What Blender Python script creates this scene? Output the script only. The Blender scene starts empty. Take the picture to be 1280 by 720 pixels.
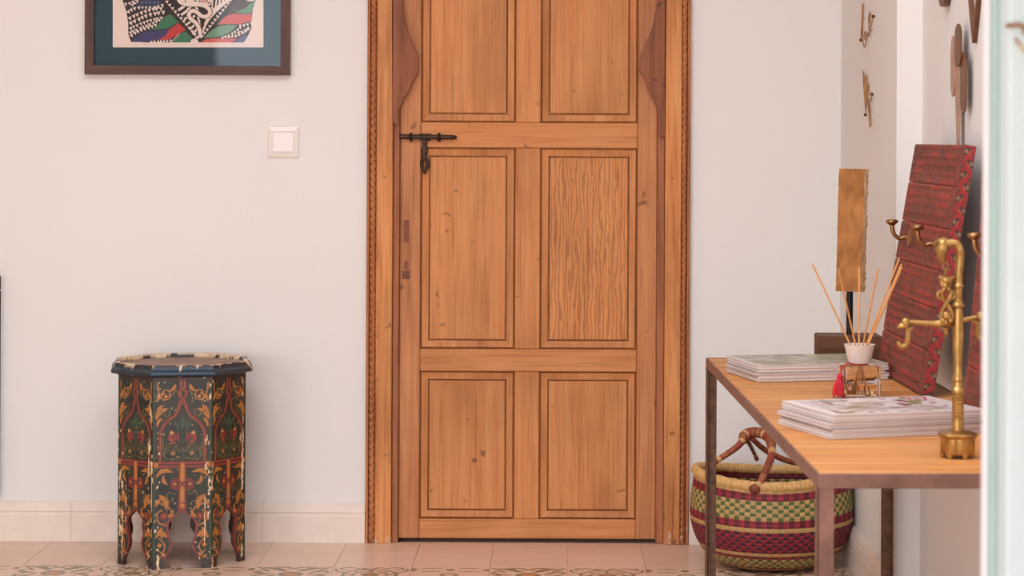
import bpy, bmesh, math, random
import numpy as np
from mathutils import Vector, Matrix

# ------------------------------------------------------------------ camera, world, exposure
F_PX, HCAM, ROLL = 2850.0, 1.11, 0.005
SC = bpy.context.scene
COL = SC.collection
cam_data = bpy.data.cameras.new('camera')
cam = bpy.data.objects.new('camera', cam_data)
COL.objects.link(cam)
cam_data.sensor_width = 36.0
cam_data.lens = F_PX / 1280.0 * 36.0
cam_data.shift_x = -60.0 / 1280.0
cam_data.shift_y = -190.0 / 1280.0
cam_data.clip_start = 0.05
cam_data.dof.use_dof = True
cam_data.dof.focus_distance = 5.6
cam_data.dof.aperture_fstop = 9.0
cam.matrix_world = (Matrix.Translation((0, 0, HCAM)) @ Matrix.Rotation(math.pi / 2, 4, 'X')
                    @ Matrix.Rotation(ROLL, 4, 'Z'))
SC.camera = cam
world = bpy.data.worlds.new('world')
SC.world = world
world.use_nodes = True
bg = world.node_tree.nodes['Background']
bg.inputs[0].default_value = (0.95, 1.0, 1.08, 1)
bg.inputs[1].default_value = 1.0
SC.view_settings.view_transform = 'Standard'
SC.view_settings.look = 'None'
SC.view_settings.gamma = 1.0
SC.view_settings.use_curve_mapping = False
SC.view_settings.exposure = 2.76

rnd = random.Random(7)
PI = math.pi


def W(px, py, Y):
    """point of the place seen at pixel (px,py) of the photo when it stands Y metres away"""
    dx, dy = px - 700.0, py - 170.0
    dx, dy = dx + ROLL * dy, dy - ROLL * dx
    s = F_PX / Y
    return Vector((dx / s, Y, HCAM - dy / s))


def lin(c):
    c = np.asarray(c, dtype=float) / 255.0
    return np.where(c <= 0.04045, c / 12.92, ((c + 0.055) / 1.055) ** 2.4)


def L4(c):
    l = lin(c)
    return (float(l[0]), float(l[1]), float(l[2]), 1.0)


# ------------------------------------------------------------------ materials
def new_mat(name):
    m = bpy.data.materials.new(name)
    m.use_nodes = True
    nt = m.node_tree
    b = nt.nodes['Principled BSDF']
    return m, nt, b


def N(nt, typ, **kw):
    n = nt.nodes.new(typ)
    for k, v in kw.items():
        setattr(n, k, v)
    return n


def ramp(nt, stops, interp='LINEAR'):
    r = N(nt, 'ShaderNodeValToRGB')
    r.color_ramp.interpolation = interp
    e = r.color_ramp.elements
    while len(e) > 1:
        e.remove(e[-1])
    e[0].position, e[0].color = stops[0][0], stops[0][1]
    for p, c in stops[1:]:
        x = e.new(p)
        x.color = c
    return r


def mixc(nt, fac, a, b, mode='MIX'):
    m = N(nt, 'ShaderNodeMix', data_type='RGBA', blend_type=mode)
    for sock, v in ((m.inputs['Factor'], fac), (m.inputs['A'], a), (m.inputs['B'], b)):
        pass
    ins = {i.identifier: i for i in m.inputs}
    for key, v in (('Factor_Float', fac), ('A_Color', a), ('B_Color', b)):
        s = ins[key]
        if hasattr(v, 'is_output'):
            nt.links.new(v, s)
        else:
            s.default_value = v
    return [o for o in m.outputs if o.identifier == 'Result_Color'][0]


def mth(nt, op, a, b=None, c=None):
    m = N(nt, 'ShaderNodeMath', operation=op)
    for i, v in enumerate((a, b, c)):
        if v is None:
            continue
        if hasattr(v, 'is_output'):
            nt.links.new(v, m.inputs[i])
        else:
            m.inputs[i].default_value = v
    return m.outputs[0]


def coords(nt, scale=(1, 1, 1), rand=True, rot=(0, 0, 0)):
    tc = N(nt, 'ShaderNodeTexCoord')
    src = tc.outputs['Object']
    if rand:
        oi = N(nt, 'ShaderNodeObjectInfo')
        off = mth(nt, 'MULTIPLY', oi.outputs['Random'], 37.0)
        add = N(nt, 'ShaderNodeVectorMath', operation='ADD')
        nt.links.new(src, add.inputs[0])
        comb = N(nt, 'ShaderNodeCombineXYZ')
        for i in range(3):
            nt.links.new(off, comb.inputs[i])
        nt.links.new(comb.outputs[0], add.inputs[1])
        src = add.outputs[0]
    mp = N(nt, 'ShaderNodeMapping')
    mp.inputs['Scale'].default_value = scale
    mp.inputs['Rotation'].default_value = rot
    nt.links.new(src, mp.inputs[0])
    return mp.outputs[0]


def noise(nt, vec, scale, detail=4, rough=0.55, dist=0.0):
    n = N(nt, 'ShaderNodeTexNoise')
    n.inputs['Scale'].default_value = scale
    n.inputs['Detail'].default_value = detail
    n.inputs['Roughness'].default_value = rough
    n.inputs['Distortion'].default_value = dist
    nt.links.new(vec, n.inputs['Vector'])
    return n.outputs['Fac']


def bump(nt, b, h, strength, dist=0.002):
    bp = N(nt, 'ShaderNodeBump')
    bp.inputs['Strength'].default_value = strength
    bp.inputs['Distance'].default_value = dist
    nt.links.new(h, bp.inputs['Height'])
    nt.links.new(bp.outputs[0], b.inputs['Normal'])


def wood(name, dark, mid, light, axis='z', fine=60, rough=0.55, blot=0.5, worn=None, flame=False, specks=None, bs=0.25):
    m, nt, b = new_mat(name)
    al, ac = 0.055, 1.0
    sc = {'x': (al, ac, ac), 'y': (ac, al, ac), 'z': (ac, ac, al)}[axis]
    v = coords(nt, sc)
    g = noise(nt, v, fine, 6, 0.62, 0.35)
    r = ramp(nt, [(0.30, L4(dark)), (0.5, L4(mid)), (0.72, L4(light))])
    nt.links.new(g, r.inputs[0])
    col = r.outputs[0]
    h = g
    if flame:
        sc2 = {'z': (1.0, 1.0, 0.16), 'x': (.16, 1, 1), 'y': (1, .16, 1)}[axis]
        v2 = coords(nt, sc2, rand=False)
        w = N(nt, 'ShaderNodeTexWave', wave_type='BANDS', bands_direction='X')
        w.inputs['Scale'].default_value = 28
        w.inputs['Distortion'].default_value = 9
        w.inputs['Detail'].default_value = 3
        w.inputs['Detail Scale'].default_value = 2.2
        nt.links.new(v2, w.inputs['Vector'])
        rw = ramp(nt, [(0.0, (0.50, 0.42, 0.38, 1)), (0.25, (0.85, 0.8, 0.78, 1)), (0.6, (1.06, 1.06, 1.06, 1))])
        nt.links.new(w.outputs['Fac'], rw.inputs[0])
        col = mixc(nt, 0.6, col, rw.outputs[0], 'MULTIPLY')
        h = w.outputs['Fac']
    v3 = coords(nt, {'x': (.35, 1, 1), 'y': (1, .35, 1), 'z': (1, 1, .35)}[axis])
    bl = noise(nt, v3, 7, 3, 0.55)
    rb = ramp(nt, [(0.3, (1 - blot * .5, 1 - blot * .56, 1 - blot * .6, 1)), (0.55, (1, 1, 1, 1)), (0.8, (1 + blot * .12, 1 + blot * .08, 1, 1))])
    nt.links.new(bl, rb.inputs[0])
    col = mixc(nt, 1.0, col, rb.outputs[0], 'MULTIPLY')
    # thin dark pores / scratches along the grain
    v4 = coords(nt, {'x': (.02, 1, 1), 'y': (1, .02, 1), 'z': (1, 1, .02)}[axis])
    po = noise(nt, v4, 190, 2, 0.5)
    rp = ramp(nt, [(0.30, (0.72, 0.68, 0.64, 1)), (0.44, (1, 1, 1, 1))])
    nt.links.new(po, rp.inputs[0])
    col = mixc(nt, 0.8, col, rp.outputs[0], 'MULTIPLY')
    if specks:
        v5 = coords(nt, (1, 1, 1))
        sp = noise(nt, v5, specks[0], 2, 0.5)
        rs = ramp(nt, [(specks[1], (0, 0, 0, 1)), (specks[1] + .05, (1, 1, 1, 1))])
        nt.links.new(sp, rs.inputs[0])
        col = mixc(nt, mth(nt, 'MULTIPLY', rs.outputs[0], 0.65), col, L4(specks[2]))
    if worn:
        v6 = coords(nt, (1, 1, .4), rand=False)
        wn = noise(nt, v6, 45, 5, 0.7)
        geo = N(nt, 'ShaderNodeNewGeometry')
        sep = N(nt, 'ShaderNodeSeparateXYZ')
        nt.links.new(geo.outputs['Position'], sep.inputs[0])
        f = mth(nt, 'SUBTRACT', wn, mth(nt, 'MULTIPLY', sep.outputs[2], worn[1]))
        rs = ramp(nt, [(0.50, (0, 0, 0, 1)), (0.58, (1, 1, 1, 1))])
        nt.links.new(f, rs.inputs[0])
        col = mixc(nt, mth(nt, 'MULTIPLY', rs.outputs[0], 0.7), col, L4(worn[0]))
    nt.links.new(col, b.inputs['Base Color'])
    b.inputs['Roughness'].default_value = rough
    b.inputs['Specular IOR Level'].default_value = 0.35
    bump(nt, b, h, bs, 0.0015)
    return m


def plain(name, c, rough=0.5, metal=0.0, var=0.0, vscale=20, bstr=0.0, spec=0.5, c2=None, stretch=(1, 1, 1)):
    m, nt, b = new_mat(name)
    b.inputs['Base Color'].default_value = L4(c)
    b.inputs['Roughness'].default_value = rough
    b.inputs['Metallic'].default_value = metal
    b.inputs['Specular IOR Level'].default_value = spec
    if var or c2 or bstr:
        v = coords(nt, stretch, rand=False)
        n = noise(nt, v, vscale, 5, 0.6)
        if c2:
            r = ramp(nt, [(0.35, L4(c)), (0.65, L4(c2))])
        else:
            lc = lin(c)
            r = ramp(nt, [(0.3, tuple(lc * (1 - var)) + (1,)), (0.7, tuple(np.minimum(lc * (1 + var), 1)) + (1,))])
        nt.links.new(n, r.inputs[0])
        nt.links.new(r.outputs[0], b.inputs['Base Color'])
        if bstr:
            bump(nt, b, n, bstr, 0.002)
    return m


def painted(name, rough=0.5, metal=0.0, var=0.15, vscale=60, bstr=0.0, spec=0.5):
    m, nt, b = new_mat(name)
    a = N(nt, 'ShaderNodeAttribute')
    a.attribute_name = 'Col'
    v = coords(nt, (1, 1, 1), rand=False)
    n = noise(nt, v, vscale, 4, 0.6)
    r = ramp(nt, [(0.3, (1 - var, 1 - var, 1 - var, 1)), (0.7, (1 + var * .5, 1 + var * .5, 1 + var * .5, 1))])
    nt.links.new(n, r.inputs[0])
    nt.links.new(mixc(nt, 1.0, a.outputs['Color'], r.outputs[0], 'MULTIPLY'), b.inputs['Base Color'])
    b.inputs['Roughness'].default_value = rough
    b.inputs['Metallic'].default_value = metal
    b.inputs['Specular IOR Level'].default_value = spec
    if bstr:
        bump(nt, b, n, bstr, 0.001)
    return m


def wall_mat(name, c):
    m, nt, b = new_mat(name)
    v = coords(nt, (1, 1, 0.35), rand=False)
    n = noise(nt, v, 160, 3, 0.6)
    v2 = coords(nt, (1, 1, 1), rand=False)
    n2 = noise(nt, v2, 1.7, 3, 0.5)
    lc = lin(c)
    r = ramp(nt, [(0.3, tuple(lc * .975) + (1,)), (0.7, tuple(lc * 1.015) + (1,))])
    nt.links.new(mth(nt, 'ADD', mth(nt, 'MULTIPLY', n, .4), mth(nt, 'MULTIPLY', n2, .6)), r.inputs[0])
    nt.links.new(r.outputs[0], b.inputs['Base Color'])
    b.inputs['Roughness'].default_value = 0.75
    b.inputs['Specular IOR Level'].default_value = 0.25
    bump(nt, b, n, 0.06, 0.002)
    return m


def glass_pane(name):
    m, nt, b = new_mat(name)
    nt.nodes.remove(b)
    out = nt.nodes['Material Output']
    fr = N(nt, 'ShaderNodeFresnel')
    fr.inputs['IOR'].default_value = 1.36
    tr = N(nt, 'ShaderNodeBsdfTransparent')
    gl = N(nt, 'ShaderNodeBsdfGlossy')
    gl.inputs['Roughness'].default_value = 0.02
    mx = N(nt, 'ShaderNodeMixShader')
    nt.links.new(fr.outputs[0], mx.inputs[0])
    nt.links.new(tr.outputs[0], mx.inputs[1])
    nt.links.new(gl.outputs[0], mx.inputs[2])
    nt.links.new(mx.outputs[0], out.inputs[0])
    return m


M = {}
M['wall'] = wall_mat('wall_plaster', (235, 231, 227))
M['ceil'] = wall_mat('ceiling_plaster', (236, 226, 216))
M['base'] = plain('baseboard_stone', (233, 217, 204), 0.5, var=.05, vscale=14, bstr=.05)
M['grout'] = plain('floor_grout', (222, 192, 170), 0.8, var=.12, vscale=40)
M['tile'] = painted('tile_ceramic', 0.33, var=.07, vscale=18, bstr=.05)
M['door_v'] = wood('door_wood_upright', (194, 120, 66), (206, 136, 80), (215, 149, 92), 'z', specks=(22, .70, (90, 50, 30)))
M['door_h'] = wood('door_wood_level', (194, 119, 66), (206, 135, 80), (215, 149, 92), 'x', specks=(22, .70, (90, 50, 30)))
M['door_s'] = wood('door_wood_stile', (182, 112, 68), (198, 130, 82), (210, 146, 96), 'z', specks=(20, .68, (92, 50, 34)))
M['door_f'] = wood('door_wood_flame', (198, 122, 66), (207, 137, 80), (215, 149, 92), 'z', flame=True)
M['mould'] = wood('door_moulding', (190, 116, 64), (203, 132, 78), (213, 147, 92), 'z')
M['jamb'] = wood('jamb_wood', (188, 112, 58), (212, 140, 80), (224, 160, 100), 'z', blot=.7, specks=(30, .69, (110, 68, 40)), worn=((222, 200, 180), 1.6))
M['fillet'] = wood('jamb_fillet_wood', (144, 82, 46), (178, 108, 62), (198, 130, 80), 'z', worn=((222, 200, 180), 1.9))
M['liner'] = wood('liner_wood', (136, 78, 48), (166, 102, 64), (184, 120, 78), 'z', blot=.6)
M['corbel'] = wood('corbel_dark_wood', (112, 60, 34), (140, 80, 48), (160, 96, 60), 'z', fine=45, specks=(26, .68, (60, 30, 22)))
M['iron'] = plain('old_iron', (58, 42, 36), 0.5, 0.6, c2=(82, 58, 46), vscale=60, bstr=.3)
M['scar'] = plain('lock_scar_wood', (92, 58, 42), .7, c2=(130, 80, 54), vscale=120, bstr=.5)
M['patch'] = wood('inlay_wood', (120, 66, 42), (142, 84, 54), (160, 100, 64), 'z')
M['frame'] = wood('picture_frame_wood', (66, 40, 32), (84, 54, 42), (102, 66, 52), 'x', fine=90, blot=.2, rough=.45)
M['frame_v'] = wood('picture_frame_wood_upright', (66, 40, 32), (84, 54, 42), (102, 66, 52), 'z', fine=90, blot=.2, rough=.45)
M['mat'] = plain('teal_mat_board', (38, 70, 84), 0.8, var=.04, vscale=120)
M['print'] = painted('print_ink', 0.75, var=.03, vscale=200)
M['glass'] = glass_pane('picture_glass')
M['plastic'] = plain('white_plastic', (238, 228, 222), 0.25)
M['stool'] = painted('stool_paint', 0.38, var=.22, vscale=90, bstr=.25)
M['stool_in'] = plain('stool_inside_wood', (70, 50, 42), 0.7, var=.25, vscale=40)
M['stool_edge'] = plain('stool_red_edge', (112, 52, 46), 0.5, var=.25, vscale=60)
M['stool_top'] = plain('stool_top_worn', (166, 134, 116), 0.6, c2=(132, 100, 86), vscale=22, bstr=.2)
M['rim'] = painted('stool_rim_paint', 0.42, var=.2, vscale=90, bstr=.3)
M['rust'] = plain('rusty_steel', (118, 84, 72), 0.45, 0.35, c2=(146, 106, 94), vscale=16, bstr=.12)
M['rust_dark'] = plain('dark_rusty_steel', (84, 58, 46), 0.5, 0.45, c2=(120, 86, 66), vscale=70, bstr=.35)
M['plank'] = wood('table_pine', (186, 114, 56), (214, 146, 82), (226, 164, 100), 'x', fine=50, blot=.3, specks=(18, .72, (110, 62, 32)), rough=.5)
M['paper'] = plain('page_paper', (226, 214, 208), 0.75, c2=(204, 186, 178), vscale=260, stretch=(.04, .04, 1))
M['cover'] = painted('magazine_cover', 0.3, var=.04, vscale=80)
M['cover_plain'] = plain('magazine_cover_pale', (232, 222, 220), 0.35, var=.04)
M['cover_grey'] = plain('magazine_cover_grey', (150, 138, 136), 0.35, var=.1)
M['cover_rose'] = plain('magazine_cover_rose', (206, 186, 182), 0.35, var=.06)
M['ceramic'] = plain('white_ceramic', (238, 228, 224), 0.25)
M['reed'] = plain('reed', (214, 150, 86), 0.6, var=.15, vscale=90)
M['red'] = plain('red_thread', (206, 28, 46), 0.7, var=.2, vscale=120)
M['board'] = painted('red_board_paint', 0.55, var=.3, vscale=38, bstr=.4)
M['batten'] = painted('floral_paint', 0.5, var=.15, vscale=60, bstr=.3)
M['board_back'] = wood('board_back_wood', (70, 34, 30), (92, 46, 38), (108, 60, 48), 'y')
M['brass'] = plain('aged_brass', (152, 116, 64), 0.33, 0.92, c2=(194, 156, 96), vscale=45, bstr=.15)
M['hook'] = plain('bronze_brass', (150, 112, 70), 0.3, 0.92, c2=(182, 142, 94), vscale=40)
M['wire'] = plain('gilt_wire', (176, 134, 86), 0.35, 0.85)
M['wire_ball'] = plain('wire_dark_ball', (90, 58, 42), 0.4, 0.6)
M['copper'] = plain('copper_brown_metal', (104, 66, 42), 0.4, 0.3, c2=(122, 80, 54), vscale=18)
M['copper_pale'] = plain('pale_copper_metal', (176, 138, 114), 0.35, 0.4, c2=(188, 150, 128), vscale=18)
M['gold'] = plain('gold_block_face', (134, 84, 42), 0.48, 0.4, c2=(184, 124, 66), vscale=34, bstr=.35, stretch=(1, 1, .5))
M['gold_side'] = plain('gold_block_rough_side', (196, 142, 76), 0.4, 0.3, c2=(246, 212, 156), vscale=60, bstr=.9, stretch=(1, 1, .5))
M['black'] = plain('black_metal', (28, 24, 24), 0.4, 0.5)
M['darkwood'] = wood('dark_base_wood', (62, 36, 26), (96, 60, 42), (122, 80, 56), 'x', fine=35)
M['basket'] = painted('woven_straw', 0.6, var=.18, vscale=120)
M['straw'] = plain('straw_rim', (206, 158, 92), 0.6, c2=(226, 184, 120), vscale=90, bstr=.2)
M['leather'] = painted('leather_wrap', 0.45, var=.22, vscale=70, bstr=.2)
M['mint'] = plain('mint_paint', (164, 192, 186), 0.4, var=.05, vscale=8)
M['mint_pale'] = plain('pale_mint_paint', (204, 224, 228), 0.4, var=.04, vscale=9)
M['white'] = plain('lit_edge_white', (236, 234, 238), 0.35)
M['dark_panel'] = wood('dark_panel_wood', (50, 30, 24), (70, 44, 34), (88, 58, 44), 'z')
M['terrace'] = plain('terrace_stone', (208, 166, 132), 0.7, var=.06, vscale=6)

gm, gnt, gb = new_mat('clear_bottle_glass')
gb.inputs['Base Color'].default_value = (1, .97, .94, 1)
gb.inputs['Transmission Weight'].default_value = 1.0
gb.inputs['Roughness'].default_value = 0.02
gb.inputs['IOR'].default_value = 1.45
M['bottle'] = gm
gm, gnt, gb = new_mat('scented_oil')
gb.inputs['Base Color'].default_value = L4((248, 214, 172))
gb.inputs['Transmission Weight'].default_value = 1.0
gb.inputs['Roughness'].default_value = 0.0
gb.inputs['IOR'].default_value = 1.4
M['oil'] = gm


# ------------------------------------------------------------------ builders
class MB:
    def __init__(self):
        self.v, self.f = [], []

    def add(self, vs, fs):
        o = len(self.v)
        self.v += [tuple(p) for p in vs]
        self.f += [tuple(o + i for i in f) for f in fs]
        return self

    def box(self, x0, x1, y0, y1, z0, z1):
        vs = [(x, y, z) for x in (x0, x1) for y in (y0, y1) for z in (z0, z1)]
        return self.add(vs, [(0, 1, 3, 2), (4, 6, 7, 5), (0, 4, 5, 1), (2, 3, 7, 6), (0, 2, 6, 4), (1, 5, 7, 3)])

    def bbox(self, x0, x1, y0, y1, z0, z1, r=0.002, seg=1):
        bm = bmesh.new()
        bmesh.ops.create_cube(bm, size=1.0)
        for v in bm.verts:
            v.co = Vector(((x0 + x1) / 2 + v.co.x * (x1 - x0), (y0 + y1) / 2 + v.co.y * (y1 - y0), (z0 + z1) / 2 + v.co.z * (z1 - z0)))
        bmesh.ops.bevel(bm, geom=bm.edges[:], offset=r, segments=seg, affect='EDGES', profile=0.5)
        bm.verts.index_update()
        vs = [v.co.copy() for v in bm.verts]
        fs = [[v.index for v in f.verts] for f in bm.faces]
        bm.free()
        return self.add(vs, fs)

    def lathe(self, prof, n=32, c=(0, 0, 0), lobes=None):
        vs, fs = [], []
        for (r, z) in prof:
            for i in range(n):
                a = 2 * PI * i / n
                rr = r * (lobes(a, z) if lobes else 1.0)
                vs.append((c[0] + rr * math.cos(a), c[1] + rr * math.sin(a), c[2] + z))
        for j in range(len(prof) - 1):
            for i in range(n):
                k = (i + 1) % n
                fs.append((j * n + i, j * n + k, (j + 1) * n + k, (j + 1) * n + i))
        fs.append(tuple(range(n - 1, -1, -1)))
        fs.append(tuple((len(prof) - 1) * n + i for i in range(n)))
        return self.add(vs, fs)

    def tube(self, pts, rad, n=10, smooth=0, flat=1.0, closed=False):
        pts = [Vector(p) for p in pts]
        rads = list(rad) if hasattr(rad, '__len__') else [rad] * len(pts)
        if smooth:
            pts, rads = catmull(pts, rads, smooth, closed)
        m = len(pts)
        vs, fs = [], []
        up = None
        for i in range(m):
            if closed:
                t = pts[(i + 1) % m] - pts[i - 1]
            else:
                t = pts[min(i + 1, m - 1)] - pts[max(i - 1, 0)]
            if t.length < 1e-9:
                t = Vector((0, 0, 1))
            t.normalize()
            if up is None:
                up = Vector((0, 0, 1)) if abs(t.z) < .9 else Vector((1, 0, 0))
            a = (up - t * up.dot(t))
            if a.length < 1e-6:
                a = t.orthogonal()
            a.normalize()
            up = a
            b = t.cross(a)
            for k in range(n):
                an = 2 * PI * k / n
                vs.append(pts[i] + (a * math.cos(an) * flat + b * math.sin(an)) * rads[i])
        for i in range(m if closed else m - 1):
            j = (i + 1) % m
            for k in range(n):
                l = (k + 1) % n
                fs.append((i * n + k, i * n + l, j * n + l, j * n + k))
        if not closed:
            fs.append(tuple(range(n - 1, -1, -1)))
            fs.append(tuple((m - 1) * n + k for k in range(n)))
        return self.add(vs, fs)

    def prism(self, poly, fn, d0, d1):
        """poly in 2D; fn(a,b,d) -> 3D point; extruded from d0 to d1"""
        n = len(poly)
        vs = [fn(a, b, d0) for a, b in poly] + [fn(a, b, d1) for a, b in poly]
        fs = [tuple(range(n)), tuple(range(2 * n - 1, n - 1, -1))]
        for i in range(n):
            j = (i + 1) % n
            fs.append((i, i + n, j + n, j))
        return self.add(vs, fs)

    def sphere(self, c, r, n=12, sc=(1, 1, 1)):
        prof = [(max(1e-5, r * math.sin(PI * j / n)), -r * math.cos(PI * j / n)) for j in range(n + 1)]
        o = len(self.v)
        self.lathe(prof, n + 4, (0, 0, 0))
        for i in range(o, len(self.v)):
            x, y, z = self.v[i]
            self.v[i] = (c[0] + x * sc[0], c[1] + y * sc[1], c[2] + z * sc[2])
        return self

    def build(self, name, mat, parent=None, loc=None, smooth=False, base=None, angle=0.6):
        """mesh in world coordinates; base = origin of its thing"""
        me = bpy.data.meshes.new(name)
        b = Vector(base) if base is not None else Vector((0, 0, 0))
        me.from_pydata([tuple(Vector(p) - b) for p in self.v], [], self.f)
        bm = bmesh.new()
        bm.from_mesh(me)
        bmesh.ops.recalc_face_normals(bm, faces=bm.faces[:])
        bm.to_mesh(me)
        bm.free()
        me.materials.append(M[mat] if isinstance(mat, str) else mat)
        if smooth:
            me.polygons.foreach_set('use_smooth', [True] * len(me.polygons))
            try:
                me.set_sharp_from_angle(angle=angle)
            except Exception:
                pass
        o = bpy.data.objects.new(name, me)
        COL.objects.link(o)
        if parent is not None:
            o.parent = parent
        if loc is not None:
            o.location = loc
        return o


def catmull(pts, rads, k, closed=False):
    P, R = [], []
    n = len(pts)
    rng = range(n) if closed else range(n - 1)
    for i in rng:
        if closed:
            a, b, c, d = pts[i - 1], pts[i], pts[(i + 1) % n], pts[(i + 2) % n]
            r0, r1 = rads[i], rads[(i + 1) % n]
        else:
            a, b, c, d = pts[max(i - 1, 0)], pts[i], pts[i + 1], pts[min(i + 2, n - 1)]
            r0, r1 = rads[i], rads[i + 1]
        for s in range(k):
            t = s / k
            P.append(0.5 * ((2 * b) + (c - a) * t + (2 * a - 5 * b + 4 * c - d) * t * t + (3 * b - a - 3 * c + d) * t ** 3))
            R.append(r0 + (r1 - r0) * t)
    if not closed:
        P.append(pts[-1])
        R.append(rads[-1])
    return P, R


def tag(o, label=None, cat=None, group=None, kind=None):
    if label:
        o['label'] = label
    if cat:
        o['category'] = cat
    if group:
        o['group'] = group
    if kind:
        o['kind'] = kind
    return o


def thing(name, label, cat, loc, rotz=0.0, group=None, kind=None):
    o = bpy.data.objects.new(name, None)
    o.empty_display_size = 0.05
    COL.objects.link(o)
    o.location = loc
    o.rotation_euler = (0, 0, rotz)
    return tag(o, label, cat, group, kind)


class Paint:
    """colours evaluated at sample points, in any flat unit"""

    def __init__(self, x, y, bgc):
        self.x, self.y = np.asarray(x, float), np.asarray(y, float)
        self.c = np.tile(np.asarray(bgc, float), (len(self.x), 1))
        self.h = np.zeros(len(self.x))

    def put(self, mask, c, h=None):
        self.c[mask] = c
        if h is not None:
            self.h[mask] = h

    def poly(self, pts, c, h=None):
        inside = np.zeros(len(self.x), bool)
        n = len(pts)
        for i in range(n):
            x1, y1 = pts[i]
            x2, y2 = pts[(i + 1) % n]
            if y1 == y2:
                continue
            cond = ((y1 > self.y) != (y2 > self.y)) & (self.x < (x2 - x1) * (self.y - y1) / (y2 - y1) + x1)
            inside ^= cond
        self.put(inside, c, h)

    def line(self, pts, w, c, smooth=0, h=None, taper=False):
        if smooth:
            P, _ = catmull([Vector((a, b, 0)) for a, b in pts], [1] * len(pts), smooth)
            pts = [(p.x, p.y) for p in P]
        m = np.zeros(len(self.x), bool)
        n = len(pts) - 1
        for i in range(n):
            (x1, y1), (x2, y2) = pts[i], pts[i + 1]
            ww = w / 2
            if taper:
                t0 = (i + .5) / n
                ww = w / 2 * (4 * t0 * (1 - t0)) ** .6 + .1
            dx, dy = x2 - x1, y2 - y1
            l2 = dx * dx + dy * dy + 1e-12
            t = np.clip(((self.x - x1) * dx + (self.y - y1) * dy) / l2, 0, 1)
            d2 = (self.x - x1 - t * dx) ** 2 + (self.y - y1 - t * dy) ** 2
            m |= d2 < ww * ww
        self.put(m, c, h)

    def disc(self, cx, cy, r, c, ry=None, h=None):
        ry = ry or r
        self.put(((self.x - cx) / r) ** 2 + ((self.y - cy) / ry) ** 2 < 1, c, h)

    def leaf(self, x1, y1, x2, y2, w, c, bend=0.0):
        dx, dy = x2 - x1, y2 - y1
        l = math.hypot(dx, dy)
        nx, ny = -dy / l, dx / l
        up, dn = [], []
        for i in range(9):
            t = i / 8
            off = bend * l * math.sin(PI * t)
            ww = w / 2 * math.sin(PI * t) ** .7
            cx, cy = x1 + dx * t + nx * off, y1 + dy * t + ny * off
            up.append((cx + nx * ww, cy + ny * ww))
            dn.append((cx - nx * ww, cy - ny * ww))
        self.poly(up + dn[::-1], c)


_rs = np.random.RandomState(3)
_tab = _rs.rand(64, 64)


def vnoise(x, y):
    xi, yi = np.floor(x).astype(int), np.floor(y).astype(int)
    fx, fy = x - xi, y - yi
    fx, fy = fx * fx * (3 - 2 * fx), fy * fy * (3 - 2 * fy)
    g = lambda a, b: _tab[a % 64, b % 64]
    return (g(xi, yi) * (1 - fx) + g(xi + 1, yi) * fx) * (1 - fy) + (g(xi, yi + 1) * (1 - fx) + g(xi + 1, yi + 1) * fx) * fy


def colour_mesh(name, verts, faces, cols, mat, parent=None, loc=None, smooth=False, recalc=False):
    me = bpy.data.meshes.new(name)
    me.from_pydata([tuple(map(float, v)) for v in verts], [], faces)
    at = me.color_attributes.new('Col', 'FLOAT_COLOR', 'POINT')
    l = lin(np.clip(cols, 0, 255))
    rgba = np.ones((len(verts), 4), dtype=np.float32)
    rgba[:, :3] = l
    at.data.foreach_set('color', rgba.ravel())
    if recalc:
        bm = bmesh.new()
        bm.from_mesh(me)
        bmesh.ops.recalc_face_normals(bm, faces=bm.faces[:])
        bm.to_mesh(me)
        bm.free()
    me.materials.append(M[mat])
    if smooth:
        me.polygons.foreach_set('use_smooth', [True] * len(me.polygons))
    o = bpy.data.objects.new(name, me)
    COL.objects.link(o)
    if parent is not None:
        o.parent = parent
    if loc is not None:
        o.location = loc
    return o


def grid_faces(nu, nv, off=0, flip=False, wrap=False):
    fs = []
    for j in range(nv - 1):
        for i in range(nu if wrap else nu - 1):
            k = (i + 1) % nu
            f = (off + j * nu + i, off + j * nu + k, off + (j + 1) * nu + k, off + (j + 1) * nu + i)
            fs.append(f[::-1] if flip else f)
    return fs


# daylight portal across the added doorways (guides sampling of the sky, emits nothing itself)
pd = bpy.data.lights.new('added_doorway_portal', 'AREA')
pd.shape = 'RECTANGLE'
pd.size, pd.size_y = 5.25, 2.3
pd.cycles.is_portal = True
po_ = bpy.data.objects.new('added_doorway_portal', pd)
po_.location = (-2.075, -1.89, 1.15)
po_.rotation_euler = (math.pi / 2, 0, 0)
COL.objects.link(po_)

pd2 = bpy.data.lights.new('added_skylight_portal', 'AREA')  # portal in the added skylight opening, emits nothing itself
pd2.shape = 'RECTANGLE'
pd2.size, pd2.size_y = 2.32, 1.4
pd2.cycles.is_portal = True
po2 = bpy.data.objects.new('added_skylight_portal', pd2)
po2.location = (-.54, 3.2, 3.04)
COL.objects.link(po2)

# ------------------------------------------------------------------ the room
YW = F_PX / 458.3          # plane of the back wall
XA, XB = 0.766, 0.824      # right wall: thick part at the back, then the main face
YA = 5.19                  # where the thick part ends
YF = 2.2                   # inner plane of the front wall with the wide doorway
XL, ZC = -4.7, 2.9
dl, dr = W(458.5, 300, YW).x, W(862.5, 300, YW).x
dtop = W(660, -150, YW).z

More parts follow.
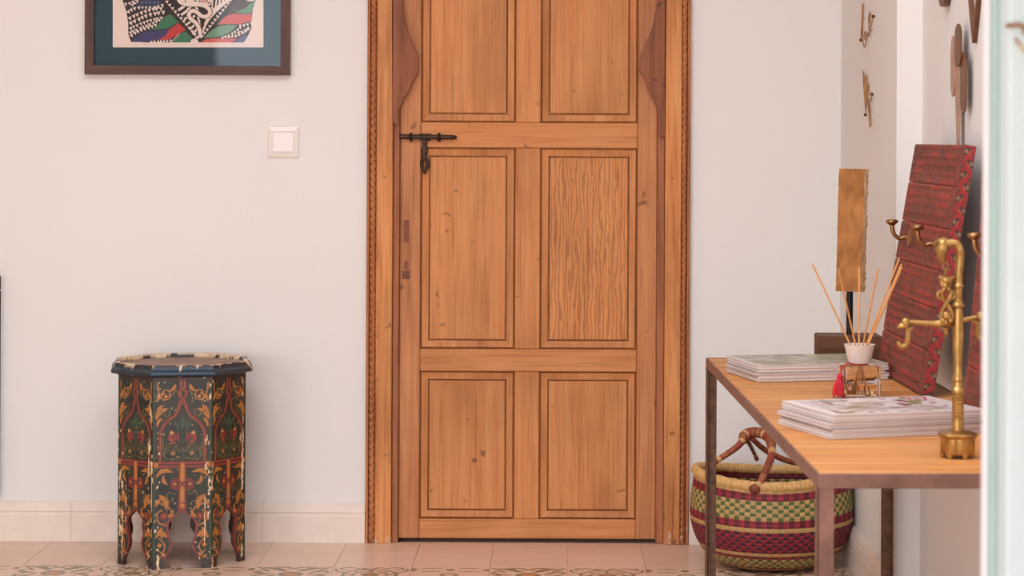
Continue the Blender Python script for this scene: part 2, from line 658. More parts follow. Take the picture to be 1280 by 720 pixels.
wb = MB()
wb.box(XL - .2, dl + .004, YW, YW + .22, 0, ZC).box(dr - .004, 1.2, YW, YW + .22, 0, ZC)
wb.box(dl + .004, dr - .004, YW, YW + .22, dtop - .03, ZC)
wb.box(XL - .2, 1.2, YW + .22, YW + .3, 0, ZC)
tag(wb.build('wall_back', 'wall'), 'pale pinkish plaster wall around the wooden door', None, None, 'structure')
wr = MB().box(XA, 1.2, YA, YW, 0, ZC).box(XB, 1.2, YF, YA, 0, ZC)
tag(wr.build('wall_right', 'wall'), 'pale plaster side wall with a thicker part near the corner', None, None, 'structure')
YO, XR = -1.7, 2.3         # front room: plane of its added terrace doorways, right wall
OX0, OX1, OZ = -2.15, .55, 2.3
tag(MB().box(XL - .2, XL, YO, YW, 0, ZC).build('wall_left', 'wall'), 'pale plaster wall at the far side of the room', None, None, 'structure')
wp = MB().box(.47, XR, YF - .10, YF, 0, ZC).box(XR, XR + .2, YO, YF, 0, ZC)
tag(wp.build('wall_pier', 'wall'), 'plaster pier carrying the open mint door', None, None, 'structure')
wf = MB().box(OX0 - .9, OX0, YO - .2, YO, 0, ZC).box(OX1, XR + .2, YO - .2, YO, 0, ZC).box(XL, OX0 - .9, YO - .2, YO, OZ, ZC).box(OX0, OX1, YO - .2, YO, OZ, ZC)  # piers and lintels around two unseen doorways, added to let daylight in
wf.box(XL - .2, XL, YO - .2, YO, 0, ZC)
tag(wf.build('wall_front', 'wall'), 'plaster front wall with two unseen terrace doorways added for daylight', None, None, 'structure')
KX0, KX1, KY0, KY1 = -1.7, .62, 2.5, 3.9      # unseen skylight, added to brighten the table end of the room
cg = MB().box(XL - .2, KX0, YO - .2, YW + .3, ZC, ZC + .15).box(KX1, XR + .2, YO - .2, YW + .3, ZC, ZC + .15)
cg.box(KX0, KX1, YO - .2, KY0, ZC, ZC + .15).box(KX0, KX1, KY1, YW + .3, ZC, ZC + .15)
tag(cg.build('ceiling', 'ceil'), 'plain plaster ceiling with an unseen skylight opening added for daylight', None, None, 'structure')

# floor: slab + tiles
fl = MB().box(XL - .2, XR + .2, YO - .2, YW + .3, -.12, -.004).build('floor', 'grout')
tag(fl, 'pinkish tiled floor with a border of patterned tiles', None, None, 'structure')
tag(MB().box(-14, 12, -16, YO - .2, -.14, -.006).build('floor_terrace', 'terrace'), 'unseen stone terrace in front of the added doorways', None, None, 'structure')
T = 0.2
NT = 97
gx = np.linspace(-.5, .5, NT)
GX, GY = np.meshgrid(gx, gx)
GX, GY = GX.ravel(), GY.ravel()
PINK = (236, 202, 178)
OLIVE = (142, 122, 90)


def tile_paint(kind):
    p = Paint(GX * 100, GY * 100, PINK)      # tile is 100 units wide, +y away from the camera
    if kind == 'dots':
        for y in (43, -43, 22, -22):
            p.line([(-50, y), (-46, y)], 4, OLIVE)
            for a, b in ((-38, -10), (10, 38)):
                p.leaf(a, y, b, y, 5, OLIVE)
        for y in (32, -32):
            for x in (-47, 0, 47):
                p.disc(x, y, 5.5, OLIVE, 7)
        p.disc(0, 0, 12, OLIVE)
        p.disc(0, 0, 7, PINK)
    elif kind == 'ring':
        for r, w in ((34, 4), (22, 3)):
            m = np.abs(np.hypot(p.x, p.y) - r) < w / 2
            p.put(m, OLIVE)
        p.disc(0, 0, 12, OLIVE)
        p.disc(0, 0, 5, (206, 138, 88))
        for sx in (-1, 1):
            for sy in (-1, 1):
                p.line([(sx * 12, sy * 30), (sx * 22, sy * 44), (sx * 36, sy * 46), (sx * 40, sy * 36), (sx * 32, sy * 33)], 4, OLIVE, 6)
                p.line([(sx * 30, sy * 12), (sx * 44, sy * 22), (sx * 46, sy * 36)], 4, OLIVE, 6)
                p.leaf(sx * 2, sy * 36, sx * 14, sy * 47, 6, OLIVE, .2)
        for a in range(8):
            an = a * PI / 4
            p.leaf(13 * math.cos(an), 13 * math.sin(an), 33 * math.cos(an), 33 * math.sin(an), 5, OLIVE)
    else:
        for sx in (-1, 1):
            for sy in (-1, 1):
                p.leaf(sx * 2, sy * 44, sx * 30, sy * 48, 6, OLIVE, .1 * sx * sy)
                p.leaf(sx * 8, sy * 20, sx * 44, sy * 44, 10, OLIVE, .15 * sx * sy)
                p.leaf(sx * 2, sy * 18, sx * 20, sy * 40, 7, OLIVE, -.2 * sx * sy)
                p.line([(0, sy * 38), (sx * 14, sy * 46), (sx * 26, sy * 36), (sx * 16, sy * 28), (0, sy * 38)], 4, OLIVE, 6)
                p.line([(sx * 36, 0), (sx * 46, sy * 12), (sx * 40, sy * 26), (sx * 30, sy * 20), (sx * 46, sy * 46)], 4, OLIVE, 6)
                p.leaf(sx * 20, sy * 2, sx * 44, sy * 18, 7, OLIVE, .2)
        p.disc(0, 0, 16, OLIVE)
        p.disc(0, 0, 10, (206, 138, 88))
    return p.c


def tile_mesh(cols, n, grid, name, size=(T, T)):
    g = .0011
    sx, sy = size[0] - g, size[1] - g
    X, Y = np.meshgrid(np.linspace(-.5, .5, n), np.linspace(-.5, .5, n))
    vs = [(x * sx, y * sy, 0) for x, y in zip(X.ravel(), Y.ravel())]
    fs = grid_faces(n, n)
    o = len(vs)
    ring = [(-.5, -.5), (.5, -.5), (.5, .5), (-.5, .5)]
    vs += [(a * sx, b * sy, 0) for a, b in ring] + [(a * sx, b * sy, -.006) for a, b in ring]
    fs += [(o + i, o + 4 + i, o + 4 + (i + 1) % 4, o + (i + 1) % 4) for i in range(4)]
    cols = np.vstack([cols, np.tile(PINK, (8, 1))])
    return colour_mesh(name, vs, fs, cols, 'tile')


pm = {}
for kd in ('dots', 'ring', 'scroll'):
    o = tile_mesh(tile_paint(kd), NT, None, 'tile')
    pm[kd] = o.data
    bpy.data.objects.remove(o)
PV = [(236, 202, 178), (233, 198, 174), (239, 206, 184), (234, 202, 180)]
pmesh = []
for c in PV:
    o = tile_mesh(np.tile(c, (4, 1)), 2, None, 'tile')
    pmesh.append(o.data)
    bpy.data.objects.remove(o)
cutmesh = []
for c in PV:
    o = tile_mesh(np.tile(c, (4, 1)), 2, None, 'tile', (T, YW - 6.06))
    cutmesh.append(o.data)
    bpy.data.objects.remove(o)


def put_tile(me, x, y, dz=0.0):
    o = bpy.data.objects.new('tile', me)
    COL.objects.link(o)
    o.parent = fl
    o.location = (x, y, dz)


for i in range(-8, 5):
    x = -.075 + .2 * i
    put_tile(cutmesh[rnd.randrange(4)], x, (YW + 6.06) / 2, rnd.uniform(-.0006, 0))
    put_tile(pmesh[rnd.randrange(4)], x, 5.96, rnd.uniform(-.0006, 0))
    for r in range(6):
        k = ['scroll', 'ring', 'dots'][(i + r * 2) % 3]
        put_tile(pm[k], x, 5.76 - .2 * r, rnd.uniform(-.0006, 0))

# baseboards in stone pieces: profile with a small ledge
def base_piece(p0, p1, nrm, parent, h=.108):
    """p0,p1 floor points along the wall; nrm points into the room"""
    d = (Vector(p1) - Vector(p0))
    d.z = 0
    ln = d.length
    d.normalize()
    n = Vector(nrm)
    a = Vector(p0) + d * .0003
    b = Vector(p1) - d * .0003
    prof = [(0, 0), (.016, 0), (.016, .072), (.0145, .076), (.0145, .080), (.016, .083), (.011, h - .008), (.006, h), (0, h)]
    vs = [a + n * o + Vector((0, 0, z)) for o, z in prof] + [b + n * o + Vector((0, 0, z)) for o, z in prof]
    k = len(prof)
    fs = [tuple(range(k)), tuple(range(2 * k - 1, k - 1, -1))] + [(i, (i + 1) % k, (i + 1) % k + k, i + k) for i in range(k)]
    MB().add(vs, fs).build('baseboard_tile', 'base', parent)


bb = thing('baseboard_back', 'cream stone baseboard along the wall behind the painted stool', None, (0, 0, 0), kind='structure')
x = W(90, 650, YW).x - .52 * 2
while x < dl - .001:
    x1 = min(x + .52, dl)
    base_piece((x, YW, 0), (x1, YW, 0), (0, -1, 0), bb)
    x = x1
base_piece((dr, YW, 0), (XA, YW, 0), (0, -1, 0), bb)
br = thing('baseboard_right', 'cream stone baseboard along the side wall behind the table', None, (0, 0, 0), kind='structure')
y = YW - .016
for y1 in (5.86, 5.63, 5.40, YA):
    base_piece((XA, y1, 0), (XA, y, 0), (-1, 0, 0), br)
    y = y1
base_piece((XA - .016, YA, 0), (XB, YA, 0), (0, -1, 0), br)
y = YA - .016
while y > YF + .01:
    y1 = max(y - .24, YF)
    base_piece((XB, y1, 0), (XB, y, 0), (-1, 0, 0), br)
    y = y1

# ------------------------------------------------------------------ wooden door with its carved frame
door = thing('door_1', 'old brown wooden panelled door in a rope-carved frame', None, (0, YW, 0), kind='structure')
B0 = (0, YW, 0)
YL = YW + .012             # front of the leaf
LT = .035


def dx(px, py=400, Y=None):
    return W(px, py, Y or YL).x


def dz(py, px=660, Y=None):
    return W(px, py, Y or YL).z


zb, zt = dz(673.5), dz(-128)
xs = [dx(499), dx(525), dx(643.5), dx(674.5), dx(796), dx(820.5)]
rails = [(dz(673.5), dz(649)), (dz(464.5), dz(436.5)), (dz(185), dz(153.5)), (dz(-97), dz(-128))]


def dbox(x0, x1, z0, z1, name, mat, y0=0.0, y1=LT, r=.0022, parent=door):
    return MB().bbox(x0, x1, YL + y0, YL + y1, z0, z1, r, 1).build(name, mat, parent, base=B0)


dbox(xs[0], xs[1], zb, zt, 'stile', 'door_s')
dbox(xs[4], xs[5], zb, zt, 'stile', 'door_s')
for z0, z1 in rails:
    dbox(xs[1] + .0004, xs[4] - .0004, z0, z1, 'rail', 'door_h', .0006)
for (a, b) in ((rails[0][1], rails[1][0]), (rails[1][1], rails[2][0]), (rails[2][1], rails[3][0])):
    dbox(xs[2], xs[3], a + .0004, b - .0004, 'mullion', 'door_v', .0012)


def ring_mesh(x0, x1, z0, z1, prof, close):
    mb = MB()
    vs, fs = [], []
    for ins, dep in prof:
        vs += [(x0 + ins, YL + dep, z0 + ins), (x1 - ins, YL + dep, z0 + ins), (x1 - ins, YL + dep, z1 - ins), (x0 + ins, YL + dep, z1 - ins)]
    for j in range(len(prof) - 1):
        for i in range(4):
            k = (i + 1) % 4
            fs.append((4 * j + i, 4 * j + k, 4 * j + 4 + k, 4 * j + 4 + i))
    if close:
        o = 4 * (len(prof) - 1)
        fs.append((o, o + 1, o + 2, o + 3))
    return mb.add(vs, fs)


for r in range(3):
    a, b = rails[r][1], rails[r + 1][0]
    for c, (x0, x1) in enumerate(((xs[1], xs[2]), (xs[3], xs[4]))):
        fm = 'door_f' if (r == 1 and c == 1) else 'door_v'
        p = ring_mesh(x0, x1, a, b, [(.0225, .024), (.0256, .024), (.0260, .0095), (.0285, .0080)], True).build('panel', fm, door, base=B0)
        ring_mesh(x0, x1, a, b, [(0, .03), (.0001, .022), (.0032, .022), (.0036, .0065), (.0055, .0045), (.0075, .0055), (.0190, .0080), (.0222, .0085), (.0225, .024)],
                  False).build('moulding', 'mould', p, base=B0)

# iron slide bolt with hanging hasp
bz = dz(171.5, 535)
bolt = MB().tube([(dx(499, 171), YL - .011, bz + .0015), (dx(562, 171), YL - .011, bz), (dx(568, 171), YL - .011, bz), (dx(571.5, 171), YL - .011, bz)],
                 [.0066, .0066, .006, .0022], 10).build('bolt', 'iron', door, smooth=True, base=B0)
for px in (514, 549):
    x = dx(px, 171)
    MB().tube([(x, YL + .004, bz - .0085), (x, YL - .010, bz - .0080), (x, YL - .0195, bz), (x, YL - .010, bz + .0080), (x, YL + .004, bz + .0085)], .0042, 8, 4).build('staple', 'iron', bolt, smooth=True, base=B0)
MB().bbox(dx(524, 171), dx(539, 171), YL - .0025, YL + .004, bz - .010, bz + .010, .001).build('bolt_plate', 'iron', bolt, base=B0)
hx = dx(531, 190)
hz = lambda p: dz(p, 531)
hasp = MB().tube([(hx, YL - .012, hz(174)), (hx, YL - .010, hz(178)), (hx, YL - .009, hz(183)), (hx, YL - .008, hz(187)), (hx, YL - .008, hz(193)), (hx, YL - .008, hz(197))],
                 [.0022, .0034, .0026, .0038, .0034, .0024], 10, 4, 2.3)
hasp.tube([(hx + .0082 * math.cos(t), YL - .007, hz(205) + .0165 * math.sin(t)) for t in [2 * PI * i / 16 for i in range(16)]], .0050, 8, 0, 1.0, True)
hasp.sphere((hx, YL - .006, hz(215.5)), .0045, 8)
hasp.build('hasp', 'iron', bolt, smooth=True, base=B0)
# repairs in the left stile
dbox(dx(504.5, 287), dx(511.5, 287), dz(303, 508), dz(275, 508), 'inlay_patch', 'patch', -.0012, .01, .0008)
MB().bbox(dx(502.5, 340), dx(512.5, 340), YL - .001, YL + .008, dz(349, 508), dz(338, 508), .0015).build('lock_scar', 'scar', door, base=B0)
MB().bbox(dx(505, 331), dx(511, 331), YL - .0008, YL + .008, dz(337, 508), dz(326, 508), .0012).build('lock_scar', 'corbel', door, base=B0)

# frame: liner, flat jamb, rope moulding and outer fillet on both sides, lintel on top
def rope(xc, w, z0, z1, Y, dirn, parent):
    pitch, n = .041, 14
    step = .0029
    m = int((z1 - z0) / step)
    vs, fs = [], []
    for j in range(m + 1):
        z = z0 + (z1 - z0) * j / m
        tw = dirn * 2 * PI * z / pitch
        for i in range(n):
            a = 2 * PI * i / n
            r = w / 2 * (.55 + .58 * abs(math.cos(a - tw)) ** .8)
            vs.append((xc + r * math.cos(a), Y - r * math.sin(a) * .9, z))
    for j in range(m):
        for i in range(n):
            k = (i + 1) % n
            fs.append((j * n + i, j * n + k, (j + 1) * n + k, (j + 1) * n + i))
    return MB().add(vs, fs).build('rope_moulding', 'fillet', parent, smooth=True, base=B0, angle=1.2)


YJ = YW - .018
ztop = dtop
def jx(px):
    return W(px, 400, YJ).x


for side, (o0, o1, r0, r1, f0, f1, l0, l1) in enumerate(((457.5, 461.2, 461.2, 469.5, 469.5, 490, 490, 498.2), (862, 858.2, 858.2, 851, 851, 830.5, 830.5, 821))):
    def bx(a, b, y0, name, mat, zlow=0.0):
        xa, xb = sorted((jx(a), jx(b)))
        return MB().bbox(xa + .0004, xb - .0004, y0, YW + .05, zlow, ztop, .0016).build(name, mat, door, base=B0)
    bx(o0, o1, YJ - .002, 'outer_fillet', 'fillet')
    xa, xb = sorted((jx(r0), jx(r1)))
    MB().box(xa, xb, YJ + .011, YW + .05, 0, ztop).build('rope_bed', 'fillet', door, base=B0)
    rope((xa + xb) / 2, (xb - xa) * .92, .002, ztop, YJ + .007, 1, door)
    bx(f0, f1, YJ, 'jamb', 'jamb')
    bx(l0, l1, YJ + .014, 'liner', 'liner')
MB().bbox(jx(470), jx(851), YJ - .001, YW + .05, dz(-128) + .003, ztop - .001, .002).build('lintel', 'door_h', door, base=B0)

# carved dark corner brackets
cl = [(490.4, -120), (560, -120), (540, -100), (520, -70), (509, -40), (504, -15), (503.5, 0), (505, 18), (508, 33), (512, 47), (517, 59), (521, 66), (523.6, 74), (522.6, 80), (522.3, 84), (523.2, 88), (521, 94), (518.5, 97), (517, 101), (513.8, 104), (513.4, 110), (511, 114), (507, 119), (504.5, 122), (503.3, 126), (502.3, 130), (499, 135), (498, 140), (498.6, 150), (498, 155), (496, 156.2), (490.4, 151)]
cr = [(831, -120), (770, -120), (788, -100), (805, -70), (816, -40), (821, -15), (822, 0), (820, 15), (816, 32), (812, 45), (807, 55), (802, 64), (799.6, 74), (799.2, 81), (798.6, 88), (801, 91.5), (803.5, 94), (806.5, 98), (808.2, 104), (809, 112), (812, 116), (814.5, 121), (817.5, 126), (819, 130), (821.8, 134), (822.4, 150), (822, 168), (826, 172), (831, 170)]
for poly in (cl, cr):
    MB().prism(poly, lambda a, b, d: W(a, b, YJ + .012) + Vector((0, d, 0)), -.012, .012).build('corner_bracket', 'corbel', door, base=B0)

# ------------------------------------------------------------------ open mint door at the doorway (close to the camera)
YD = 2.06
d2 = thing('door_2', 'open pale mint painted door with its lit corner coloured white beside the camera', None, (W(1228, 400, YD).x, YD, 0), kind='structure')
bd = d2.location.copy()
xa = [W(p, 400, YD).x for p in (1229, 1236.5, 1259, 1262)]
MB().bbox(xa[0], xa[1] + .001, YD, YD + .008, 0, 2.42, .002).build('edge_strip', 'white', d2, base=bd)  # white strip: brightness of the lit jamb corner put into the colour
MB().bbox(xa[1], xa[2], YD - .006, YD + .014, 0, 2.42, .004, 2).build('jamb', 'mint', d2, base=bd)
xl_ = W(1258, 400, YD - .05).x
leaf = MB().bbox(xl_, xl_ + .80, YD - .05, YD - .010, .01, 2.40, .004, 2).build('leaf', 'mint_pale', d2, base=bd)
lh = W(1262, 36, YD - .06)
MB().tube([lh + Vector((-.004, -.006, .002)), lh + Vector((.006, -.014, .003)), lh + Vector((.012, -.012, -.001)), lh + Vector((.013, 0, -.003))], .0022, 8, 4).build('latch_hook', 'hook', leaf, smooth=True, base=bd)
lk = W(1276, 62, YD - .06)
MB().tube([lk + Vector((-.006, -.004, .010)), lk + Vector((-.001, -.008, .002)), lk + Vector((.004, -.008, -.004))], .0014, 8, 4).build('latch_chain', 'hook', leaf, smooth=True, base=bd)

# ------------------------------------------------------------------ picture
YP = YW
pic = thing('framed_picture', 'dark wood framed black, white and coloured print with a teal mat', 'picture', W(235, 94, YP - .012))
bp = pic.location.copy()


def PX(a, b, off):
    return W(a, b, YP - off)


x0, x1, zlo, zhi = PX(107, 20, .012).x, PX(363, 20, .012).x, PX(235, 93.6, .012).z, PX(235, -246, .012).z
fw = .0245


def fr(pts, name, mat):
    vs = []
    for (px_, pz) in pts:
        vs.append((px_, YP - .024, pz))
    vb = [(a, YP, c) for a, _, c in vs]
    MB().add(vs + vb, [(0, 1, 2, 3), (7, 6, 5, 4), (0, 4, 5, 1), (1, 5, 6, 2), (2, 6, 7, 3), (3, 7, 4, 0)]).build(name, mat, pic, base=bp)


fr([(x0, zlo), (x1, zlo), (x1 - fw, zlo + fw), (x0 + fw, zlo + fw)], 'frame_bar', 'frame')
fr([(x0, zhi), (x1, zhi), (x1 - fw, zhi - fw), (x0 + fw, zhi - fw)], 'frame_bar', 'frame')
fr([(x0, zlo), (x0, zhi), (x0 + fw, zhi - fw), (x0 + fw, zlo + fw)], 'frame_bar', 'frame_v')
fr([(x1, zlo), (x1, zhi), (x1 - fw, zhi - fw), (x1 - fw, zlo + fw)], 'frame_bar', 'frame_v')
MB().box(x0 + .01, x1 - .01, YP - .010, YP - .002, zlo + .01, zhi - .01).build('mat_board', 'mat', pic, base=bp)
xs_ = np.linspace(141, 329.3, 378)
ys_ = np.concatenate([np.linspace(59.3, -8, 136), np.linspace(-10, -212, 60)])
AX, AY = np.meshgrid(xs_, ys_)
pa = Paint(AX.ravel(), AY.ravel(), (238, 216, 203))
INK, WHT, GRN, RED, BLU = (50, 38, 36), (238, 216, 203), (64, 122, 88), (196, 62, 60), (66, 64, 110)
pa.poly([(150, -30), (153, 0), (158, 14), (160, 28), (160, 40), (162, 48), (164.5, 52.8), (305, 53), (310, 45), (314, 36), (314.6, 27), (315, 20), (316, 12), (319.5, 0), (325, -30), (325, -140), (300, -190), (170, -190), (148, -140)], INK)
# rows of white triangles on both sides
def tri_row(pts, size, flip=1, gap=1.0):
    P, _ = catmull([Vector((a, b, 0)) for a, b in pts], [1] * len(pts), 12)
    acc, nxt = 0, size * .5
    for i in range(len(P) - 1):
        a, b = P[i], P[i + 1]
        acc += (b - a).length
        if acc > nxt:
            nxt += size * gap
            t = (b - a).normalized()
            n = Vector((-t.y, t.x, 0)) * flip
            pa.poly([(a.x - t.x * size * .42, a.y - t.y * size * .42), (a.x + t.x * size * .42, a.y + t.y * size * .42), (a.x + n.x * size * .95, a.y + n.y * size * .95)], WHT)


tri_row([(155, 4), (161, 3), (168, 0), (174, -4)], 4.5)
tri_row([(158, 15), (165, 10), (178, 7), (192, 8), (203, 5)], 5)
tri_row([(160, 22), (175, 15), (190, 10), (205, 9)], 5.2)
tri_row([(161, 28), (172, 23), (186, 17), (208, 13)], 5.4)
tri_row([(161, 35), (172, 30), (188, 24), (206, 20)], 4.6)
tri_row([(161, 40), (175, 34), (190, 28), (203, 22)], 4.4)
tri_row([(162, 44), (172, 38), (185, 33), (197, 29)], 4.8)
tri_row([(165, 8), (172, 3), (178, -4)], 4, -1)
tri_row([(188, 53), (200, 53), (214, 52)], 4, -1)
tri_row([(213, 52), (220, 46), (224, 41)], 3.2, 1)
pa.poly([(168, 8), (172, 4), (178, 0), (183, -6), (198, -6), (200, 0), (203, 5), (190, 8.3)], BLU)
tri_row([(173, 6), (185, 3), (200, 4)], 4, 1)
pa.poly([(168, 8), (172, 4), (178, 0), (200, 0), (203, 5), (190, 8.3)], (58, 62, 96))
for i in range(5):
    pa.poly([(176 + i * 5, 2.2), (179 + i * 5, 2.2), (177.8 + i * 5, 5.2)], (112, 128, 128))
pa.poly([(187, 37), (195, 33.5), (200, 28), (204, 22), (208.5, 19.5), (213, 17.6), (218, 22), (223.5, 28), (216, 32), (212, 34.5), (203, 36.5), (195, 37.3)], GRN)
pa.poly([(165, 52.6), (168, 48), (175, 42), (185, 38.5), (195, 38.3), (204, 37.4), (212, 35.5), (210, 40), (206, 45), (200, 48.5), (190, 51), (183, 52.6)], BLU)
pa.poly([(223.5, 28.4), (232, 37.5), (226, 41), (220, 45), (210, 49.5), (197, 49.8), (203, 47), (208, 43), (211.5, 36.5), (217, 33)], RED)
pa.poly([(216, 53), (220, 48), (225, 42), (232, 39.2), (240, 47.3), (236, 53)], GRN)
pa.disc(243, 53.5, 5.2, WHT)
# central V with stripes and a white ribbon
pa.poly([(203, -2), (207, 6), (216, 17), (249.5, 52.8), (258, 44), (270, 30), (283, 14), (293, -2)], INK)
for i in range(6):
    pa.line([(251.5 + i * 1.6, 46 - i * 5.5), (255 + i * 3.2, 34 - i * 5), (264 + i * 4.2, 16 - i * 3), (266 + i * 5.0, -6)], 1.6 + .35 * i, WHT, 6)
for i in range(7):
    y_ = 8 + i * 6
    pa.line([(224 + i * 3.4, y_ + 4), (230 + i * 3.0, y_), (236 + i * 2.2, y_ - 6)], 3.2 - .2 * i, WHT, 5)
    pa.line([(244 + i * 1.2, 8 + i * 5), (247 + i * .8, 12 + i * 5)], 2.6 - .2 * i, WHT)
pa.line([(222, -4), (226, 3), (236, 6), (252, 6.3), (261, 11), (262, 17), (258, 20.5), (252, 20), (245, 14.5), (239, 14), (236, 19), (239, 24), (245, 29), (249, 36), (250.5, 45)], 6.4, INK, 8)
pa.line([(222, -4), (226, 3), (236, 6), (252, 6.3), (261, 11), (262, 17), (258, 20.5), (252, 20), (245, 14.5), (239, 14), (236, 19), (239, 24), (245, 29), (249, 36), (250.5, 45)], 4.6, WHT, 8)
pa.poly([(220, -8), (264, -8), (266, 2), (262, 7), (250, 6), (232, 6), (224, 3)], WHT)
for pts, c in (([(231.5, -1), (231.8, 2.6)], INK), ([(242, -1), (245, -.5), (243, 1.6), (246, 1.2)], GRN), ([(248, -1), (250, 0), (248.5, 2.4), (252, 2)], (60, 90, 100)), ([(253.5, 2), (253, .5), (255, -.5), (257, 1), (255.6, 3.4), (253.5, 2)], RED), ([(258, -1), (260.5, 4.4), (263.5, 2.8)], INK)):
    pa.line(pts, 1.2, c)
for (p0, p1) in (((206, 1), (248, 50)), ((291, -1), (252, 48))):
    n_ = 12
    for i in range(n_):
        t = (i + .5) / n_
        cx, cy = p0[0] + (p1[0] - p0[0]) * t, p0[1] + (p1[1] - p0[1]) * t
        ux, uy = (p1[0] - p0[0]) / 62, (p1[1] - p0[1]) / 62
        sgn = 1 if p1[0] > p0[0] else -1
        pa.poly([(cx - ux * 2.2, cy - uy * 2.2), (cx + ux * 2.2, cy + uy * 2.2), (cx + uy * 3.6 * sgn, cy - ux * 3.6 * sgn)], WHT)
# right side bands
pa.poly([(294, -3), (303, 0), (313, 3), (307, 9), (300, 13), (291, 15.5), (284, 18), (288, 11)], (84, 66, 62))
pa.poly([(303, -2), (319.5, -2), (317.5, 1.5), (311, 2)], WHT)
pa.poly([(292.5, 15.6), (300, 13), (308, 9), (313, 4), (318.6, 2), (316, 12), (314.6, 16), (305, 17.2)], (106, 150, 116))
pa.poly([(272, 31), (276, 26), (280, 22), (286, 18.5), (293, 16.6), (305, 18), (314.8, 16.8), (314.6, 26), (305, 29), (297, 30.3), (283, 30)], (214, 96, 88))
pa.poly([(255, 47.5), (260, 42), (266, 36.5), (275, 32.5), (285, 31.2), (296.5, 31.5), (292, 37), (286, 41), (279, 44.3), (268, 46.8)], (106, 150, 116))
pa.poly([(251, 53), (257, 49), (268, 47.8), (282, 48), (297, 48), (293, 51), (288, 53)], (214, 96, 88))
pa.poly([(290, 53), (296, 50), (301, 46.5), (308, 42.5), (310, 45), (305, 53)], (96, 90, 130))
tri_row([(276, 46.5), (286, 43), (294, 38), (300, 33)], 4.2, 1)
tri_row([(284, 47), (296, 46), (306, 41), (313, 35)], 4.6, -1)
tri_row([(298, 31), (306, 30), (314, 27.5)], 4.6, 1)
tri_row([(296, 40), (304, 38), (312, 33)], 4.4, 1)
pa.poly([(150, -140), (170, -120), (300, -120), (324, -140), (300, -190), (170, -190)], GRN)
pa.poly([(180, -100), (290, -100), (260, -40), (210, -40)], BLU)
ipts = [W(a, b, YP - .0112) - bp for a, b in zip(AX.ravel(), AY.ravel())]
colour_mesh('print', ipts, grid_faces(len(xs_), len(ys_)), pa.c, 'print', pic)
MB().add([(x0 + .012, YP - .017, zlo + .012), (x1 - .012, YP - .017, zlo + .012), (x1 - .012, YP - .017, zhi - .012), (x0 + .012, YP - .017, zhi - .012)], [(0, 1, 2, 3)]).build('glass', 'glass', pic, base=bp)

# ------------------------------------------------------------------ light switch
c = W(354.5, 177.5, YW)
sw = thing('light_switch', 'square white light switch on the wall between picture and door', 'switch', c)
hw = .0425
pl = MB()
prof = [(hw, 0), (hw, .003), (hw - .0012, .0052), (.0300, .0085), (.0280, .0085), (.0277, .006)]
vs, fs = [], []
for ins, d in prof:
    vs += [(c.x + a * ins, c.y - d, c.z + b * ins) for a, b in ((-1, -1), (1, -1), (1, 1), (-1, 1))]
for j in range(len(prof) - 1):
    for i in range(4):
        k = (i + 1) % 4
        fs.append((4 * j + i, 4 * j + k, 4 * j + 4 + k, 4 * j + 4 + i))
pl.add(vs, fs).build('plate', 'plastic', sw, base=c)
MB().bbox(c.x - .0276, c.x + .0276, c.y - .0092, c.y - .002, c.z - .0272, c.z + .0272, .0012, 2).build('rocker', 'plastic', sw, base=c)

# dark wooden object just cut by the photo's edge
q = W(-2.6, 500, YW - .03)
z0_, z1_ = W(0, 623, YW - .03).z, W(0, 345, YW - .03).z
dpn = thing('framed_mirror', 'dark wooden framed mirror standing on the baseboard ledge, cut by the picture edge', 'mirror', (q.x - .25, YW - .02, z0_))
for nm, (a0, a1, b0, b1) in (('frame_bar', (q.x - .5, q.x, z0_, z0_ + .04)), ('frame_bar', (q.x - .5, q.x, z1_ - .04, z1_)), ('frame_bar', (q.x - .04, q.x, z0_ + .04, z1_ - .04)), ('frame_bar', (q.x - .5, q.x - .46, z0_ + .04, z1_ - .04))):
    MB().bbox(a0, a1, YW - .03, YW, b0, b1, .003).build(nm, 'dark_panel', dpn, base=dpn.location)
M['mirror'] = plain('mirror_silver', (215, 215, 215), 0.03, 1.0)
MB().box(q.x - .462, q.x - .038, YW - .016, YW - .004, z0_ + .038, z1_ - .038).build('mirror_glass', 'mirror', dpn, base=dpn.location)

# ------------------------------------------------------------------ painted octagonal stool
SX, SY = W(227, 600, 5.985).x, 5.985
stool = thing('octagonal_stool', 'dark painted octagonal stool with floral scrollwork, peeling paint and arched legs', 'stool', (SX, SY, 0), 0.0)
PHI = math.radians(10)
HB = .492
aw, dw = .146, .127                     # widths of the cardinal and diagonal facets
hx_, hy_ = aw / 2 + dw * .7071, aw / 2 + dw * .7071
corners = [(-aw / 2, -hy_), (aw / 2, -hy_), (hx_, -aw / 2), (hx_, aw / 2), (aw / 2, hy_), (-aw / 2, hy_), (-hx_, aw / 2), (-hx_, -aw / 2)]
corners = [(a * math.cos(PHI) - b * math.sin(PHI), a * math.sin(PHI) + b * math.cos(PHI)) for a, b in corners]
leg = [(0, .167), (.03, .172), (.045, .20), (.07, .25), (.10, .315), (.126, .335), (.15, .318), (.172, .285), (.180, .30), (.186, .285), (.205, .272), (.23, .262), (.255, .315), (.27, .375), (.285, .44), (.298, .5)]


def leg_w(v):
    if v >= .298:
        return .5
    for (v0, w0), (v1, w1) in zip(leg, leg[1:]):
        if v0 <= v <= v1:
            return w0 + (w1 - w0) * (v - v0) / (v1 - v0)
    return .5


